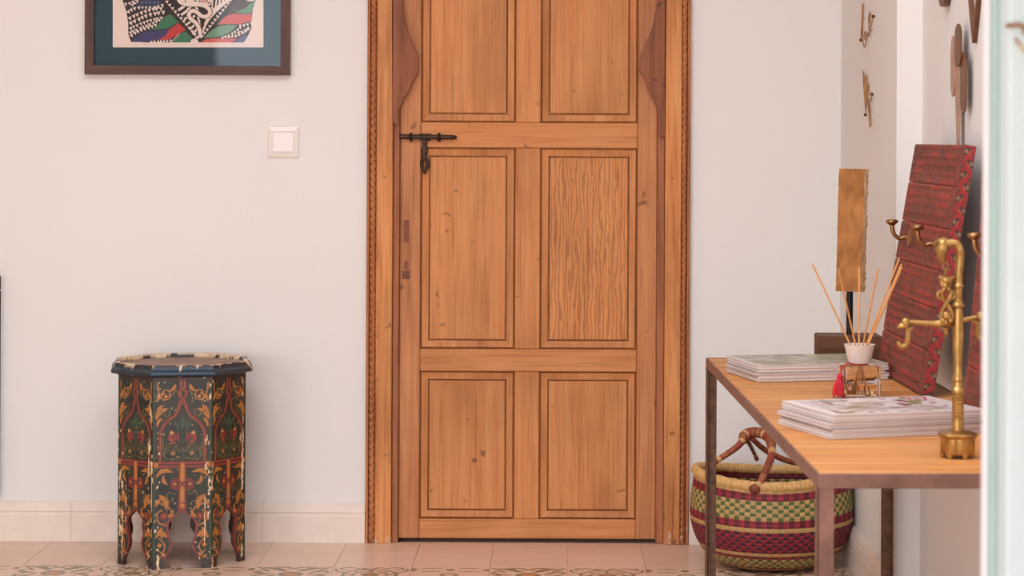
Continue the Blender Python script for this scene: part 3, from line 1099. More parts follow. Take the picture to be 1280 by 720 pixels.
def facet_paint(u, v, seed):
    """u in 0..1 across, v in 0..1 up; painted in units of 160 x 570"""
    X, Y = (u - .5) * 160, (1 - v) * 570
    p = Paint(X, Y, (46, 46, 36))
    gr = vnoise(u * 6 + seed * 7, v * 14)
    p.c += (gr[:, None] - .5) * np.array([22, 26, 16])
    O_, R_, G_, C_, Ol = (178, 112, 46), (122, 48, 40), (58, 82, 62), (196, 164, 110), (104, 90, 50)
    rr = np.random.RandomState(seed + 10)
    for _ in range(150):
        p.disc(rr.uniform(-78, 78), rr.uniform(8, 560), 1.5, C_)
    # border bands
    p.put(np.abs(X) > 76, (58, 74, 60))
    p.line([(-80, 3), (80, 3)], 7, (110, 46, 42))
    p.line([(-80, 10), (80, 10)], 3, (60, 44, 36))
    for s in (-1, 1):
        # corner scrolls of the upper field
        p.line([(s * 70, 20), (s * 66, 50), (s * 52, 70), (s * 36, 62), (s * 38, 44), (s * 52, 42), (s * 56, 56)], 4, O_, 8)
        p.leaf(s * 72, 78, s * 48, 50, 10, O_, .15 * s)
        p.leaf(s * 20, 22, s * 38, 44, 9, O_, .2 * s)
        p.leaf(s * 14, 40, s * 26, 62, 7, Ol, -.2 * s)
        p.disc(s * 46, 60, 7, R_)
        p.disc(s * 46, 60, 3.5, C_)
        p.leaf(s * 74, 130, s * 40, 96, 16, O_, .2 * s)
        p.leaf(s * 72, 108, s * 52, 86, 9, O_, .1 * s)
        p.leaf(s * 70, 150, s * 58, 122, 8, O_, .1 * s)
        p.line([(s * 66, 100), (s * 40, 120), (s * 34, 96)], 3, Ol, 6)
        # ogee arch
        arch = [(s * 62, 252), (s * 62, 176), (s * 58, 156), (s * 44, 134), (s * 22, 116), (s * 12, 98), (s * 9, 84), (s * 3, 70), (-s * 8, 58), (-s * 10, 46), (s * 4, 34), (s * 6, 14)]
        p.line(arch, 11, (96, 36, 32), 8)
        p.line(arch, 7, R_, 8)
        p.line([(a * .97, b + 2) for a, b in arch], 2, (158, 92, 62), 8)
        # flowers inside
        p.line([(0, 132), (s * 14, 146), (s * 10, 168), (s * 26, 186)], 4, G_, 8)
        p.leaf(s * 6, 150, s * 22, 130, 8, G_, .2 * s)
        p.leaf(s * 8, 196, s * 40, 178, 18, R_, -.35 * s)
        p.leaf(s * 18, 200, s * 34, 168, 12, (146, 58, 46), .2 * s)
        p.disc(s * 30, 168, 6, O_)
        p.disc(s * 30, 168, 3, C_)
        for k in range(3):
            p.line([(s * 6, 214 + k * 6), (s * 24, 200 + k * 8), (s * 46, 208 + k * 8), (s * 50, 226 + k * 5)], 2.4, Ol, 6)
        p.disc(s * 26, 228, 8, Ol)
        p.disc(s * 26, 228, 4, (190, 110, 60))
        p.line([(s * 8, 240), (s * 30, 246), (s * 52, 236), (s * 54, 180)], 3, Ol, 6)
    p.line([(0, 112), (0, 240)], 3.5, G_)
    p.leaf(0, 158, 0, 118, 14, G_)
    # T bar
    for y_, w_ in ((262, 20), (262, 12)):
        p.line([(-76, y_), (76, y_)], w_, R_ if w_ == 20 else (70, 40, 34))
    p.line([(-72, 258), (72, 258)], 4, (146, 58, 46))
    p.line([(-72, 267), (72, 267)], 3, (146, 58, 46))
    for s in (-1, 1):
        p.poly([(s * 66, 255), (s * 78, 255), (s * 78, 270), (s * 66, 270)], O_)
    # central stem
    p.poly([(-12, 258), (12, 258), (12, 400), (0, 412), (-12, 400)], R_)
    p.poly([(-7, 258), (7, 258), (7, 396), (0, 404), (-7, 396)], (184, 118, 56))
    for s in (-1, 1):
        for sy in (-1, 1):
            p.line([(0, 320), (s * 14, 320 + sy * 14), (s * 30, 320 + sy * 8), (s * 26, 320 - sy * 6), (s * 10, 320 - sy * 10)], 5.5, R_, 6)
        p.disc(s * 20, 320, 5, O_)
        p.line([(0, 372), (s * 12, 386), (s * 6, 400)], 4, R_, 5)
        # lower leaves and scrolls
        p.leaf(s * 74, 300, s * 26, 284, 14, O_, .25 * s)
        p.leaf(s * 52, 292, s * 40, 322, 10, O_, -.2 * s)
        p.leaf(s * 66, 350, s * 44, 396, 16, O_, .2 * s)
        p.leaf(s * 56, 360, s * 74, 388, 9, O_, -.1 * s)
        p.leaf(s * 24, 394, s * 52, 420, 9, O_, .2 * s)
        p.line([(s * 18, 350), (s * 38, 344), (s * 40, 366), (s * 26, 372)], 3, Ol, 6)
        p.line([(s * 72, 370), (s * 34, 392), (s * 26, 420), (s * 44, 440), (s * 66, 430), (s * 68, 406), (s * 56, 396)], 4.5, O_, 8)
        for a in range(5):
            an = a * 2 * PI / 5 + .3
            p.disc(s * 50 + 7.5 * math.cos(an), 414 + 7.5 * math.sin(an), 5.4, R_)
        p.disc(s * 50, 414, 3, O_)
        p.leaf(s * 70, 470, s * 40, 478, 14, O_, .3 * s)
        p.leaf(s * 56, 446, s * 52, 480, 11, O_, -.15 * s)
        p.leaf(s * 64, 452, s * 74, 480, 9, O_, .1 * s)
        p.line([(s * 62, 480), (s * 48, 500), (s * 54, 522), (s * 66, 514)], 3.5, O_, 8)
        p.disc(s * 62, 500, 6, O_)
        p.disc(s * 52, 528, 5.5, (186, 112, 56))
        p.leaf(s * 70, 530, s * 56, 540, 6, O_)
    # red outline along the arch
    w = np.array([leg_w(t) for t in v])
    d = np.minimum(np.abs(u - w), np.abs(1 - u - w))
    p.put((v < .298) & (d < .045), (128, 58, 52))
    p.put((v >= .298) & (v < .318) & (np.abs(u - .5) < (.32 - v) * 3), (128, 58, 52))
    p.put(v < .045, (58, 48, 42))
    # worn cream patches and bare streaks
    n1 = vnoise(u * 11 + seed * 13.3, v * 17 + seed * 5)
    n2 = vnoise(u * 45 + seed * 3.1, v * 60)
    n3 = vnoise(u * 3.2 + seed * 9.7, v * 3 + seed)
    edge = np.exp(-((np.abs(u - .5) - .42) / .10) ** 2)
    p.put((n1 * .55 + n2 * .25 + edge * .20 + n3 * .22) > .925, (224, 190, 148))
    s1 = vnoise(u * 34 + seed * 2.7, v * 4.5 + seed * 1.9)
    p.put((s1 * .62 + n2 * .25 + edge * .22 + n3 * .12 - np.clip(v - .55, 0, 1) * .18) > (.90 if seed in (8, 1) else .86), (226, 196, 158))
    return p.c


MU, MV = 34, 250
tt = np.linspace(0, 1, MU)
vv = np.linspace(0, 1, MV)
for i in range(8):
    a, b = Vector(corners[i] + (0,)), Vector(corners[(i + 1) % 8] + (0,))
    d = b - a
    nrm = Vector((d.y, -d.x, 0)).normalized()
    vis = i in (0, 1, 7)
    vlist = vv if vis else np.linspace(0, 1, 100)
    ulist = tt if vis else np.linspace(0, 1, 12)
    mu, mv = len(ulist), len(vlist)
    U, V = [], []
    for side in (0, 1):
        for v in vlist:
            w = leg_w(v)
            uu = ulist * w
            U.append(uu if side == 0 else 1 - uu)
            V.append(np.full(mu, v))
    U, V = np.concatenate(U), np.concatenate(V)
    cols = facet_paint(U, V, i + 1)
    vs = [a + d * float(u) + Vector((0, 0, float(v) * HB)) for u, v in zip(U, V)]
    n0 = mu * mv
    fs = grid_faces(mu, mv, 0) + grid_faces(mu, mv, n0, True)
    # inner skin and edge of the cut-out
    th = .011
    ip = []
    rows = []
    for side in (0, 1):
        for v in vlist:
            w = leg_w(v)
            u0, u1 = .035, w
            ip += [a + d * (u0 if side == 0 else 1 - u0) - nrm * th + Vector((0, 0, v * HB)), a + d * (u1 if side == 0 else 1 - u1) - nrm * th + Vector((0, 0, v * HB))]
    o = len(vs)
    for side in (0, 1):
        so = o + side * 2 * mv
        for j in range(mv - 1):
            q4 = (so + 2 * j, so + 2 * j + 1, so + 2 * j + 3, so + 2 * j + 2)
            fs.append(q4[::-1] if side == 0 else q4)
            oa, ob = side * n0 + j * mu + mu - 1, side * n0 + (j + 1) * mu + mu - 1
            e4 = (oa, so + 2 * j + 1, so + 2 * j + 3, ob)
            if vlist[j] < .30:
                fs.append(e4 if side == 0 else e4[::-1])
        # sole
        q4 = (side * n0, side * n0 + mu - 1, so + 1, so)
        fs.append(q4[::-1] if side == 0 else q4)
    icol = np.tile((84, 52, 44), (len(ip), 1))
    colour_mesh('side_panel', vs + ip, fs, np.vstack([cols, icol]), 'stool', stool)

# top: worn field inside a raised dark rim
def octo(k, z):
    return [(a * k, b * k, z) for a, b in corners]


rp = [(1.0, HB - .004), (1.035, HB), (1.10, HB + .001), (1.12, HB + .005), (1.112, HB + .011), (1.065, HB + .017), (1.045, HB + .0255), (1.035, HB + .0275), (.985, HB + .0275), (.965, HB + .022), (.955, HB + .016)]
SEG = 60
vs, cl_, fs = [], [], []
rs2 = np.random.RandomState(5)
for j, (k, z) in enumerate(rp):
    for e in range(8):
        a, b = Vector(corners[e]), Vector(corners[(e + 1) % 8])
        for t in range(SEG):
            pnt = a.lerp(b, t / SEG) * k
            vs.append((pnt.x, pnt.y, z))
            u_ = e * 7.0 + t / SEG * 6
            n = .65 * vnoise(np.array([u_ * 1.1]), np.array([e * 1.7]))[0] + .25 * vnoise(np.array([u_ * 4.3]), np.array([e * 2.1 + .12 * j]))[0] + .1 * vnoise(np.array([u_ * 13.0]), np.array([j * .8]))[0]
            corner = min(t, SEG - t) / SEG
            base = (44, 54, 64) if j < 6 else (48, 42, 40)
            if e == 0 and 3 <= j < 6:
                base = (44, 66, 86)
            thr = {0: .95, 1: .86, 2: .90, 3: .93, 4: .93, 5: .88, 6: .74, 7: .52, 8: .44, 9: .60, 10: .7}[j] - (.14 if corner < .04 else 0)
            if e in (3, 4, 5):
                thr -= .10
            cl_.append((222, 194, 160) if n > thr else base)
nn = 8 * SEG
fs = grid_faces(nn, len(rp), 0, False, True)
colour_mesh('top_rim', vs, fs, np.array(cl_), 'rim', stool, recalc=True)
tp = MB()
tp.add(octo(.958, HB + .017) + octo(.99, HB - .003), [tuple(range(8)), tuple(range(15, 7, -1))] + [(i, i + 8, (i + 1) % 8 + 8, (i + 1) % 8) for i in range(8)])
tp.build('top_board', 'stool_top', stool)

# ------------------------------------------------------------------ console table
HT = .61
ANG = math.radians(1.72)
TW, TL = .425, 1.77
tbl_front_left = W(1022, 590.5, 3.39)
TX, TY = tbl_front_left.x, 3.39
table = thing('console_table', 'long narrow table with rusty steel frame and honey pine plank top', 'table', (TX, TY, 0), ANG)
# local frame: x to the right along the front edge, y to the back


def TLc(x, y, z):
    c_, s_ = math.cos(ANG), math.sin(ANG)
    return Vector((TX + x * c_ - y * s_, TY + x * s_ + y * c_, z))


RW = .025
FH = .0225


def angle_leg(x, y, sx, sy):
    t = .0035
    mb = MB()
    xa, xb = sorted((x, x + sx * RW))
    ya, yb = sorted((y, y + sy * t))
    mb.bbox(xa, xb, ya, yb, 0, HT - FH + .001, .0008)
    xa, xb = sorted((x, x + sx * t))
    ya, yb = sorted((y, y + sy * RW))
    mb.bbox(xa, xb, ya, yb, 0, HT - FH + .001, .0008)
    return mb


angle_leg(0, 0, 1, 1).build('leg', 'rust', table)
angle_leg(TW, 0, -1, 1).build('leg', 'rust', table)
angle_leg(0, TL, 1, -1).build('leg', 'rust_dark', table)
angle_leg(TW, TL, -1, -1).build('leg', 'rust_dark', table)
MB().bbox(0, TW, 0, .004, HT - FH, HT, .0012).build('rail', 'rust', table)
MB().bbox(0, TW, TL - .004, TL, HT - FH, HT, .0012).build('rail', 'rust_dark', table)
MB().bbox(0, .004, .004, TL - .004, HT - FH, HT, .0012).build('rail', 'rust', table)
MB().bbox(TW - .004, TW, .004, TL - .004, HT - FH, HT, .0012).build('rail', 'rust', table)
npk = 14
y = .0045
ws = [rnd.uniform(.85, 1.15) for _ in range(npk)]
k_ = (TL - .009) / sum(ws)
for i, w_ in enumerate(ws):
    y1 = y + w_ * k_
    pk = MB().bbox(.0045, TW - .0045, y + .0008, y1 - .0008, HT - .020, HT - .0008 - rnd.uniform(0, .0008), .0016).build('plank', 'plank', table, base=(TW / 2, (y + y1) / 2, HT))
    pk.location = (TW / 2, (y + y1) / 2, HT)
    y = y1

# ------------------------------------------------------------------ magazines
def cover_colours(kind, n1, n2):
    U, V = np.meshgrid(np.linspace(0, 1, n1), np.linspace(0, 1, n2))   # u along the long side, v away from the camera
    u, v = U.ravel(), V.ravel()
    p = Paint(u * 290, v * 215, (226, 216, 214))
    if kind == 'landscape':
        n = vnoise(u * 9, v * 7)
        n2_ = vnoise(u * 26 + 4, v * 18)
        p.c[:] = np.array([150, 144, 124]) + (n[:, None] - .5) * np.array([80, 76, 80]) + (n2_[:, None] - .5) * 24
        p.put((v > .82) & (u > .35) & (u < .58), (104, 92, 86))
        p.put((v > .70) & (u > .62), (170, 168, 128))
        for a in (.16, .42, .46, .72, .76):
            p.line([(a * 290, 190), (a * 290 + 26, 120)], 3.5, (226, 220, 206))
        p.put(v < .03, (208, 196, 186))
        p.put(u < .03, (214, 204, 196))
    elif kind == 'photo':
        n = vnoise(u * 8 + 20, v * 6 + 9)
        n2_ = vnoise(u * 22 + 9, v * 16)
        m = (u > .06) & (u < .94) & (v > .06) & (v < .97)
        col = np.array([206, 190, 186]) + (n[:, None] - .5) * np.array([80, 100, 96]) + (n2_[:, None] - .5) * 50
        p.c[m] = col[m]
        mm = m & (n2_ * .6 + n * .4 > .62)
        p.c[mm] = (224, 214, 214)
        mm = m & (vnoise(u * 12 + 33, v * 10 + 2) > .78)
        p.c[mm] = (136, 138, 96)
        mm = m & (vnoise(u * 14 + 3, v * 9 + 42) > .80)
        p.c[mm] = (122, 70, 74)
        p.line([(228, 160), (240, 200)], 5, (196, 62, 82))
        p.line([(240, 200), (252, 160)], 5, (196, 62, 82))
        p.line([(256, 160), (272, 200)], 5, (196, 62, 82))
        p.line([(256, 200), (276, 200)], 4, (196, 62, 82))
    return U, V, p.c


def magazine(loc, rot, th, cover, label, group, lx=.285, ly=.215, curl=0.0):
    t = thing('magazine', label, 'magazine', loc, rot, group)
    n = 24
    def pt(u, v, z):
        return (u * lx, v * ly, z + curl * (max(0, .25 - v) ** 2) * (1 - u))
    mb = MB()
    # page block, slightly stepped edges
    mb.bbox(.0015, lx - .002, .0012, ly - .0012, .0006, th - .0006, .0004)
    mb.build('pages', 'paper', t)
    mb = MB().bbox(0, lx, 0, ly, 0, .0007, .0002)
    mb.build('back_cover', 'cover_plain', t)
    if cover:
        U, V, c = cover_colours(cover, 120, 90)
        vs = [(float(a) * lx, float(b) * ly, th) for a, b in zip(U.ravel(), V.ravel())]
        k = len(vs)
        ring = [(0, 0), (lx, 0), (lx, ly), (0, ly)]
        vs += [(a, b, th) for a, b in ring] + [(a, b, th - .0009) for a, b in ring]
        fs = grid_faces(120, 90) + [(k + i, k + 4 + i, k + 4 + (i + 1) % 4, k + (i + 1) % 4) for i in range(4)] + [(k + 7, k + 6, k + 5, k + 4)]
        colour_mesh('front_cover', vs, fs, np.vstack([c, np.tile((216, 204, 200), (8, 1))]), 'cover', t)
    else:
        MB().bbox(0, lx, 0, ly, th - .0008, th, .0002).build('front_cover', rnd.choice(['cover_plain', 'cover_grey', 'cover_rose']), t)
    return t


ORD = ['bottom', 'second', 'third', 'fourth', 'fifth', 'sixth']


def stack(fl_, bl_, ths, top, labels, group, jit):
    a, b = Vector(fl_), Vector(bl_)
    d = (b - a)
    rot = math.atan2(d.y, d.x) - PI / 2
    z = HT
    for i, th in enumerate(ths):
        last = i == len(ths) - 1
        j = jit[i]
        magazine((a.x + j[0], a.y + j[1], z), rot + j[2], th, top if last else None, labels[1] if last else ORD[i] + ' magazine from the table up in ' + labels[0], group)
        z += th + .0002


p1, p2 = W(946.7, 477.3, 4.655), W(903.4, 462.5, 4.888)
stack((p1.x, p1.y), (p2.x, p2.y), [.007, .0065, .0055, .0065, .007], 'landscape',
      ['the pale pile beside the dark block base', 'magazine with a grey-green landscape cover topping the pile beside the block base'], 'magazines in the pile by the reed diffuser',
      [(0, 0, 0), (.004, -.001, .01), (-.006, .002, -.012), (.002, 0, .006), (.0, .002, 0)])
p1, p2 = W(1038.8, 549, 3.777), W(973, 529, 3.985)
stack((p1.x, p1.y), (p2.x, p2.y), [.0055, .006, .005, .0055, .0045, .0055, .006], 'photo',
      ['the white pile beside the brass stand', 'magazine with a pink and green photo cover topping the pile beside the brass stand'], 'magazines in the pile by the brass stand',
      [(-.003, -.002, .0), (0, .001, .008), (.003, 0, -.006), (-.004, .001, .004), (.002, .002, -.004), (.004, .003, .002), (.005, .004, .004)])

# ------------------------------------------------------------------ reed diffuser
dc = W(1074, 497, 4.40)
DX, DY = dc.x, 4.40
dif = thing('reed_diffuser', 'square glass reed diffuser with white cup, wooden reeds and red tassel', 'diffuser', (DX, DY, HT), .06)
hb = .036
bh = .062
bo = MB().bbox(-hb, hb, -hb, hb, .0005, bh, .006, 3)
bo.lathe([(.014, bh - .0005), (.013, bh + .006), (.013, bh + .012)], 20)
ob = bo.build('bottle', 'bottle', dif, smooth=True)
MB().bbox(-hb + .005, hb - .005, -hb + .005, hb - .005, .007, .026, .004, 2).build('oil', 'oil', dif, smooth=True)
MB().lathe([(.0001, bh + .003), (.020, bh + .003), (.0215, bh + .005), (.029, bh + .037), (.030, bh + .039), (.028, bh + .039), (.0265, bh + .036), (.019, bh + .010), (.0001, bh + .010)], 36).build('cup', 'ceramic', dif, smooth=True)
tips = [(1015.5, 330, 4.42), (1048, 336, 4.34), (1074, 334, 4.45), (1097.5, 336, 4.38), (1124.5, 322, 4.44), (1127, 330, 4.40), (1127.5, 334, 4.36)]
base_l = Matrix.Rotation(-.06, 3, 'Z')
for i, (a, b, yy) in enumerate(tips):
    tip = base_l @ (W(a, b, yy) - Vector((DX, DY, HT)))
    mid = Vector((tip.x * .045, tip.y * .12, bh + .010))
    dirn = (tip - mid).normalized()
    low = mid - dirn * ((mid.z - .010) / dirn.z)
    low.x = max(-.024, min(.024, low.x + (i - 3) * .003))
    low.y = max(-.024, min(.024, low.y))
    MB().tube([low, mid, tip], .00175, 8).build('reed', 'reed', dif, smooth=True)
ts = MB()
tl = Vector((-hb - .006, -.022, .040))
ts.sphere(tl, .0062, 8, (1, 1, 1.2))
ta = ts.build('tassel', 'red', dif, smooth=True)
sk = MB()
for i in range(16):
    an = 2 * PI * i / 16
    e = tl + Vector((.010 * math.cos(an) - .003, .010 * math.sin(an), -.036 - .003 * math.sin(i * 2.3)))
    e.x = min(e.x, -hb - .0015) if e.z > -.5 else e.x
    sk.tube([tl + Vector((.003 * math.cos(an), .003 * math.sin(an), -.002)), (tl + e) / 2 + Vector((.004 * math.cos(an), .003 * math.sin(an), 0)), e], .0019, 5, 3)
sk.build('tassel_skirt', 'red', ta, smooth=True)
cd = MB().tube([(.0155 * math.cos(t), .0155 * math.sin(t), bh + .0015) for t in [2 * PI * i / 20 for i in range(20)]], .0015, 6, 0, 1, True)
cd.tube([(-.014, -.006, bh + .0015), (-.026, -.014, bh + .004), (-.037, -.020, bh - .004), (-.042, -.022, .046)], .0014, 6, 4)
cd.build('cord', 'red', ta, smooth=True)

# ------------------------------------------------------------------ gold block on its stand
gc = W(1060.5, 430, 5.02)
gb_ = thing('gilded_block_sculpture', 'gold wooden block sculpture on a black rod and dark wood base', 'sculpture', (gc.x, 5.025, HT))
bt = HT and (W(1060, 420.5, 4.97).z - HT)
MB().bbox(-.070, .070, -.045, .045, 0, bt, .003).build('base', 'darkwood', gb_)
z0_, z1_ = W(1062, 364, 5.025).z - HT, W(1065, 211, 5.025).z - HT
rod_x = W(1062, 392, 5.025).x - gc.x
MB().lathe([(.0075, bt - .002), (.0075, z0_ + .02)], 16, (rod_x, 0, 0)).build('rod', 'black', gb_, smooth=True)
ang = math.radians(-28)
rg = random.Random(4)
blk = MB()
nz, prof_n = 70, 4
bw, bd_ = .060, .026
vs, fs = [], []
for j in range(nz + 1):
    z = z0_ + (z1_ - z0_) * j / nz
    jj = rg.uniform(-.0006, .0006)
    lean = .006 * (j / nz)
    ring = [(-bw / 2 + jj, -bd_ / 2), (bw / 2 + jj, -bd_ / 2), (bw / 2 + rg.uniform(-.0022, .0012), bd_ / 2), (-bw / 2, bd_ / 2)]
    for a, b in ring:
        vs.append((rod_x + .002 + lean + a * math.cos(ang) - b * math.sin(ang), a * math.sin(ang) + b * math.cos(ang), z))
front, side = [], []
for j in range(nz):
    for i in range(4):
        k = (i + 1) % 4
        (side if i == 1 else front).append((4 * j + i, 4 * j + k, 4 * j + 4 + k, 4 * j + 4 + i))
front.append((3, 2, 1, 0))
front.append(tuple(4 * nz + i for i in range(4)))
gblk = MB().add(vs, front).build('block', 'gold', gb_)
MB().add(vs, side).build('rough_side', 'gold_side', gblk)

# ------------------------------------------------------------------ leaning red boards with coat hooks
def red_board(bb_, bf_, lean, height, thick, label, hooks, seed):
    """bb_/bf_: bottom corners of the face (back, front) on the table"""
    bb_, bf_ = Vector(bb_), Vector(bf_)
    wv = bf_ - bb_
    wlen = wv.length
    e1 = wv.normalized()                                   # along the board, towards the camera
    nh = Vector((-abs(e1.y), e1.x * (1 if e1.y < 0 else -1), 0)).normalized()   # out of the face, to the left
    if nh.dot(e1) > 1e-6:
        nh = Vector((e1.y, -e1.x, 0))
    nh = Vector((e1.y, -e1.x, 0))
    if nh.x > 0:
        nh = -nh
    e2 = (Vector((0, 0, 1)) * math.cos(lean) - nh * math.sin(lean)).normalized()
    n = (nh * math.cos(lean) + Vector((0, 0, 1)) * math.sin(lean)).normalized()
    o0 = Vector((bb_.x, bb_.y, HT + .0005 + thick * math.sin(lean)))
    root = thing('carved_board', label, 'board', o0)
    P = lambda a, b, d: e1 * a + e2 * b + n * d
    rows = [0, .175, .342, .492, .66, .832, 1.0]
    bat = .0085
    main = wlen - bat
    for r in range(6):
        b0, b1 = rows[r] * height + .0006, rows[r + 1] * height - .0006
        nu, nv = 190, 46
        U, V = np.meshgrid(np.linspace(0, 1, nu), np.linspace(0, 1, nv))
        u, v = U.ravel(), V.ravel()
        s = seed + r * 3.7
        n1 = vnoise(u * 7 + s, v * 3 + s)
        n2 = vnoise(u * 40 + s, v * 14 + s)
        c = np.array([142, 60, 50]) + (n1[:, None] - .5) * np.array([56, 22, 22]) + (n2[:, None] - .5) * np.array([34, 18, 18])
        hgt = np.zeros(len(u))
        br_ = n1 * .7 + n2 * .3
        c[br_ > .68] = (170, 56, 52)
        c[br_ < .27] = (118, 70, 58)
        marg = u > .93
        for (vb, hb2, fr_) in ((.84, .11, 28), (.62, .10, 30), (.40, .11, 28), (.17, .10, 30)):
            ph = (u * fr_ + s) % 1.0
            tooth = (np.abs(v - vb) < hb2 * (1 - np.abs(ph - .5) * 1.8)) & ~marg & (n2 > .22) & (u > .03)
            c[tooth] = (106, 58, 48) if (r + int(vb * 10)) % 2 else (122, 70, 58)
            hgt[tooth] = -.0012
        c[marg] = np.array([128, 56, 50]) + (n2[marg][:, None] - .5) * 30
        ln = np.abs(u - .925) < .005
        hgt[ln] = -.0012
        c[ln] = (70, 34, 32)
        edge = (v < .03) | (v > .97)
        hgt[edge] = -.0012
        vs = [P(float(a) * main, b0 + (b1 - b0) * float(b), float(h)) for a, b, h in zip(u, v, hgt)]
        fs = grid_faces(nu, nv)
        k = len(vs)
        ring = [(0, b0), (main, b0), (main, b1), (0, b1)]
        vs += [P(a, b, -.0012) for a, b in ring] + [P(a, b + (-.00065 if b == b0 else .00065), -thick * .5) for a, b in ring]
        fs += [(k + i, k + 4 + i, k + 4 + (i + 1) % 4, k + (i + 1) % 4) for i in range(4)] + [(k + 4, k + 5, k + 6, k + 7)]
        colour_mesh('plank', vs, fs, np.vstack([c, np.tile((96, 42, 38), (8, 1))]), 'board', root, recalc=True)
    # floral end batten facing the room
    nu, nv = 26, 420
    U, V = np.meshgrid(np.linspace(0, 1, nu), np.linspace(0, 1, nv))
    p = Paint(U.ravel() * 16, V.ravel() * height * 1000, (84, 52, 42))
    hh = height * 1000
    k = 0
    yy = 6
    while yy < hh:
        sgn = 1 if k % 2 else -1
        p.line([(8 - sgn * 6, yy), (8 + sgn * 4, yy + 7), (8 + sgn * 6, yy + 16), (8 - sgn * 2, yy + 24), (8 - sgn * 6, yy + 20)], 4.6, (158, 40, 42), 6)
        p.line([(8 - sgn * 2, yy + 6), (8 + sgn * 2, yy + 14)], 1.8, (196, 80, 70), 4)
        p.disc(8 - sgn * 5, yy + 12, 2.6, (136, 108, 84), 4)
        yy += 23
        k += 1
    vs = [P(wlen, float(b) * height, -thick + (thick) * float(a)) for a, b in zip(U.ravel(), V.ravel())]
    fs = grid_faces(nu, nv)
    k = len(vs)
    pts = [(main, 0, 0), (wlen, 0, 0), (wlen, height, 0), (main, height, 0)]
    vs += [P(a, b, 0) for a, b, _ in pts] + [P(a, b, -thick) for a, b, _ in pts]
    fs += [(k, k + 1, k + 2, k + 3), (k + 7, k + 6, k + 5, k + 4), (k + 3, k + 2, k + 6, k + 7), (k, k + 4, k + 5, k + 1), (k, k + 3, k + 7, k + 4)]
    colour_mesh('end_batten', vs, fs, np.vstack([p.c, np.tile((112, 42, 40), (8, 1))]), 'batten', root, recalc=True)
    # coat hooks: flange, curved arm, mushroom knob
    hl = nh
    for (t, hfrac) in hooks:
        c0 = P(t * wlen, hfrac * height, 0)
        up = Vector((0, 0, 1))
        arm = MB().tube([c0, c0 + n * .012, c0 + hl * .024 + up * .000, c0 + hl * .034 + up * .008, c0 + hl * .038 + up * .018, c0 + hl * .039 + up * .030], [.0052, .0046, .0042, .0042, .0044, .0046], 12, 6)
        kn = c0 + hl * .039 + up * .027
        arm.lathe([(.0046, 0), (.0085, .003), (.0125, .006), (.0132, .0085), (.0115, .0115), (.006, .013), (.0001, .0132)], 20, kn)
        ho = arm.build('coat_hook', 'hook', root, smooth=True, angle=1.0)
        fl2 = MB()
        q1 = e1.cross(n)
        vsf, fsf = [], []
        prof2 = [(.0185, 0), (.0185, .0015), (.015, .0035), (.008, .005), (.0045, .009)]
        for (r_, d_) in prof2:
            for i in range(24):
                an = 2 * PI * i / 24
                vsf.append(c0 + e1 * (r_ * math.cos(an)) + q1 * (r_ * math.sin(an)) + n * d_)
        for j in range(len(prof2) - 1):
            for i in range(24):
                fsf.append((j * 24 + i, j * 24 + (i + 1) % 24, j * 24 + 24 + (i + 1) % 24, j * 24 + 24 + i))
        fsf.append(tuple(range(24)))
        fl2.add(vsf, fsf).build('flange', 'hook', ho, smooth=True)
    return root


pb, pf = W(1095.4, 462.5, 4.905), W(1152.5, 497, 4.39)
red_board((pb.x, pb.y, 0), (pf.x, pf.y, 0), math.radians(9.6), .490, .022, 'dark red carved plank board with floral painted end leaning behind the reed diffuser', [(.25, .590), (.80, .590)], 1.3)
red_board((.734, 4.14, 0), (.749, 3.63, 0), math.radians(5.0), .490, .020, 'dark red carved board leaning on the wall behind the brass stand', [(.30, .60)], 8.1)

# ------------------------------------------------------------------ brass stand
sp = W(1197, 566, 3.575)
BX, BY = sp.x, 3.575
st = thing('brass_hook_stand', 'ornate brass stand with curved bird-head neck and hanging hooks', 'stand', (BX, BY, HT))
S_ = F_PX / 3.575


def zpx(y_):
    return W(1197, y_, 3.575).z - HT


def xpx(x_):
    return (x_ - 1197) / S_


lob = lambda a, z: 1 + .10 * abs(math.cos(3 * a + .5)) ** .6 - .07
ba = MB().lathe([(.0255, .006), (.0262, .009), (.0262, .030), (.0285, .032), (.030, .035), (.0285, .038), (.022, .040), (.012, .042)], 60, (0, 0, 0), lob)
for i in range(6):
    an = i * PI / 3 - .17
    ba.lathe([(.004, 0), (.0048, .006), (.0048, .010)], 8, (.0228 * math.cos(an), .0228 * math.sin(an), 0))
ba.build('base', 'brass', st, smooth=True, angle=.7)
prof = [(.0115, .038), (.0112, .060)]
z = .060
while z < .100:
    prof += [(.0112, z), (.0120, z + .0015), (.0112, z + .003), (.0106, z + .0045)]
    z += .0048
prof += [(.0130, .102), (.0130, .106), (.0095, .110), (.0090, .118), (.0112, .121), (.0112, .124), (.0082, .129), (.0092, .150), (.0106, .175), (.0108, .200), (.0098, .222), (.0082, .233), (.0118, .236), (.0122, .239), (.0090, .243), (.0075, .247)]
z = .249
while z < zpx(362):
    prof += [(.0075, z), (.0084, z + .0015), (.0075, z + .003)]
    z += .0044
prof += [(.0110, z), (.0112, z + .003), (.0076, z + .006), (.0078, z + .010)]
MB().lathe([(r * .80, zz) for r, zz in prof], 28).build('column', 'brass', st, smooth=True, angle=.5)
zt_ = z + .008
neck_pts = [(0, 0, zt_), (.001, 0, zpx(340)), (.0025, 0, zpx(322)), (.002, 0, zpx(312)), (-.003, 0, zpx(305.5)), (-.012, 0, zpx(303.5)), (xpx(1180), 0, zpx(305))]
P_, R_l = catmull([Vector(p) for p in neck_pts], [.0062, .0064, .0068, .0068, .0064, .0058, .0058], 10)
R_l = [r * (1 + .06 * math.sin(i * 1.9)) for i, r in enumerate(R_l)]
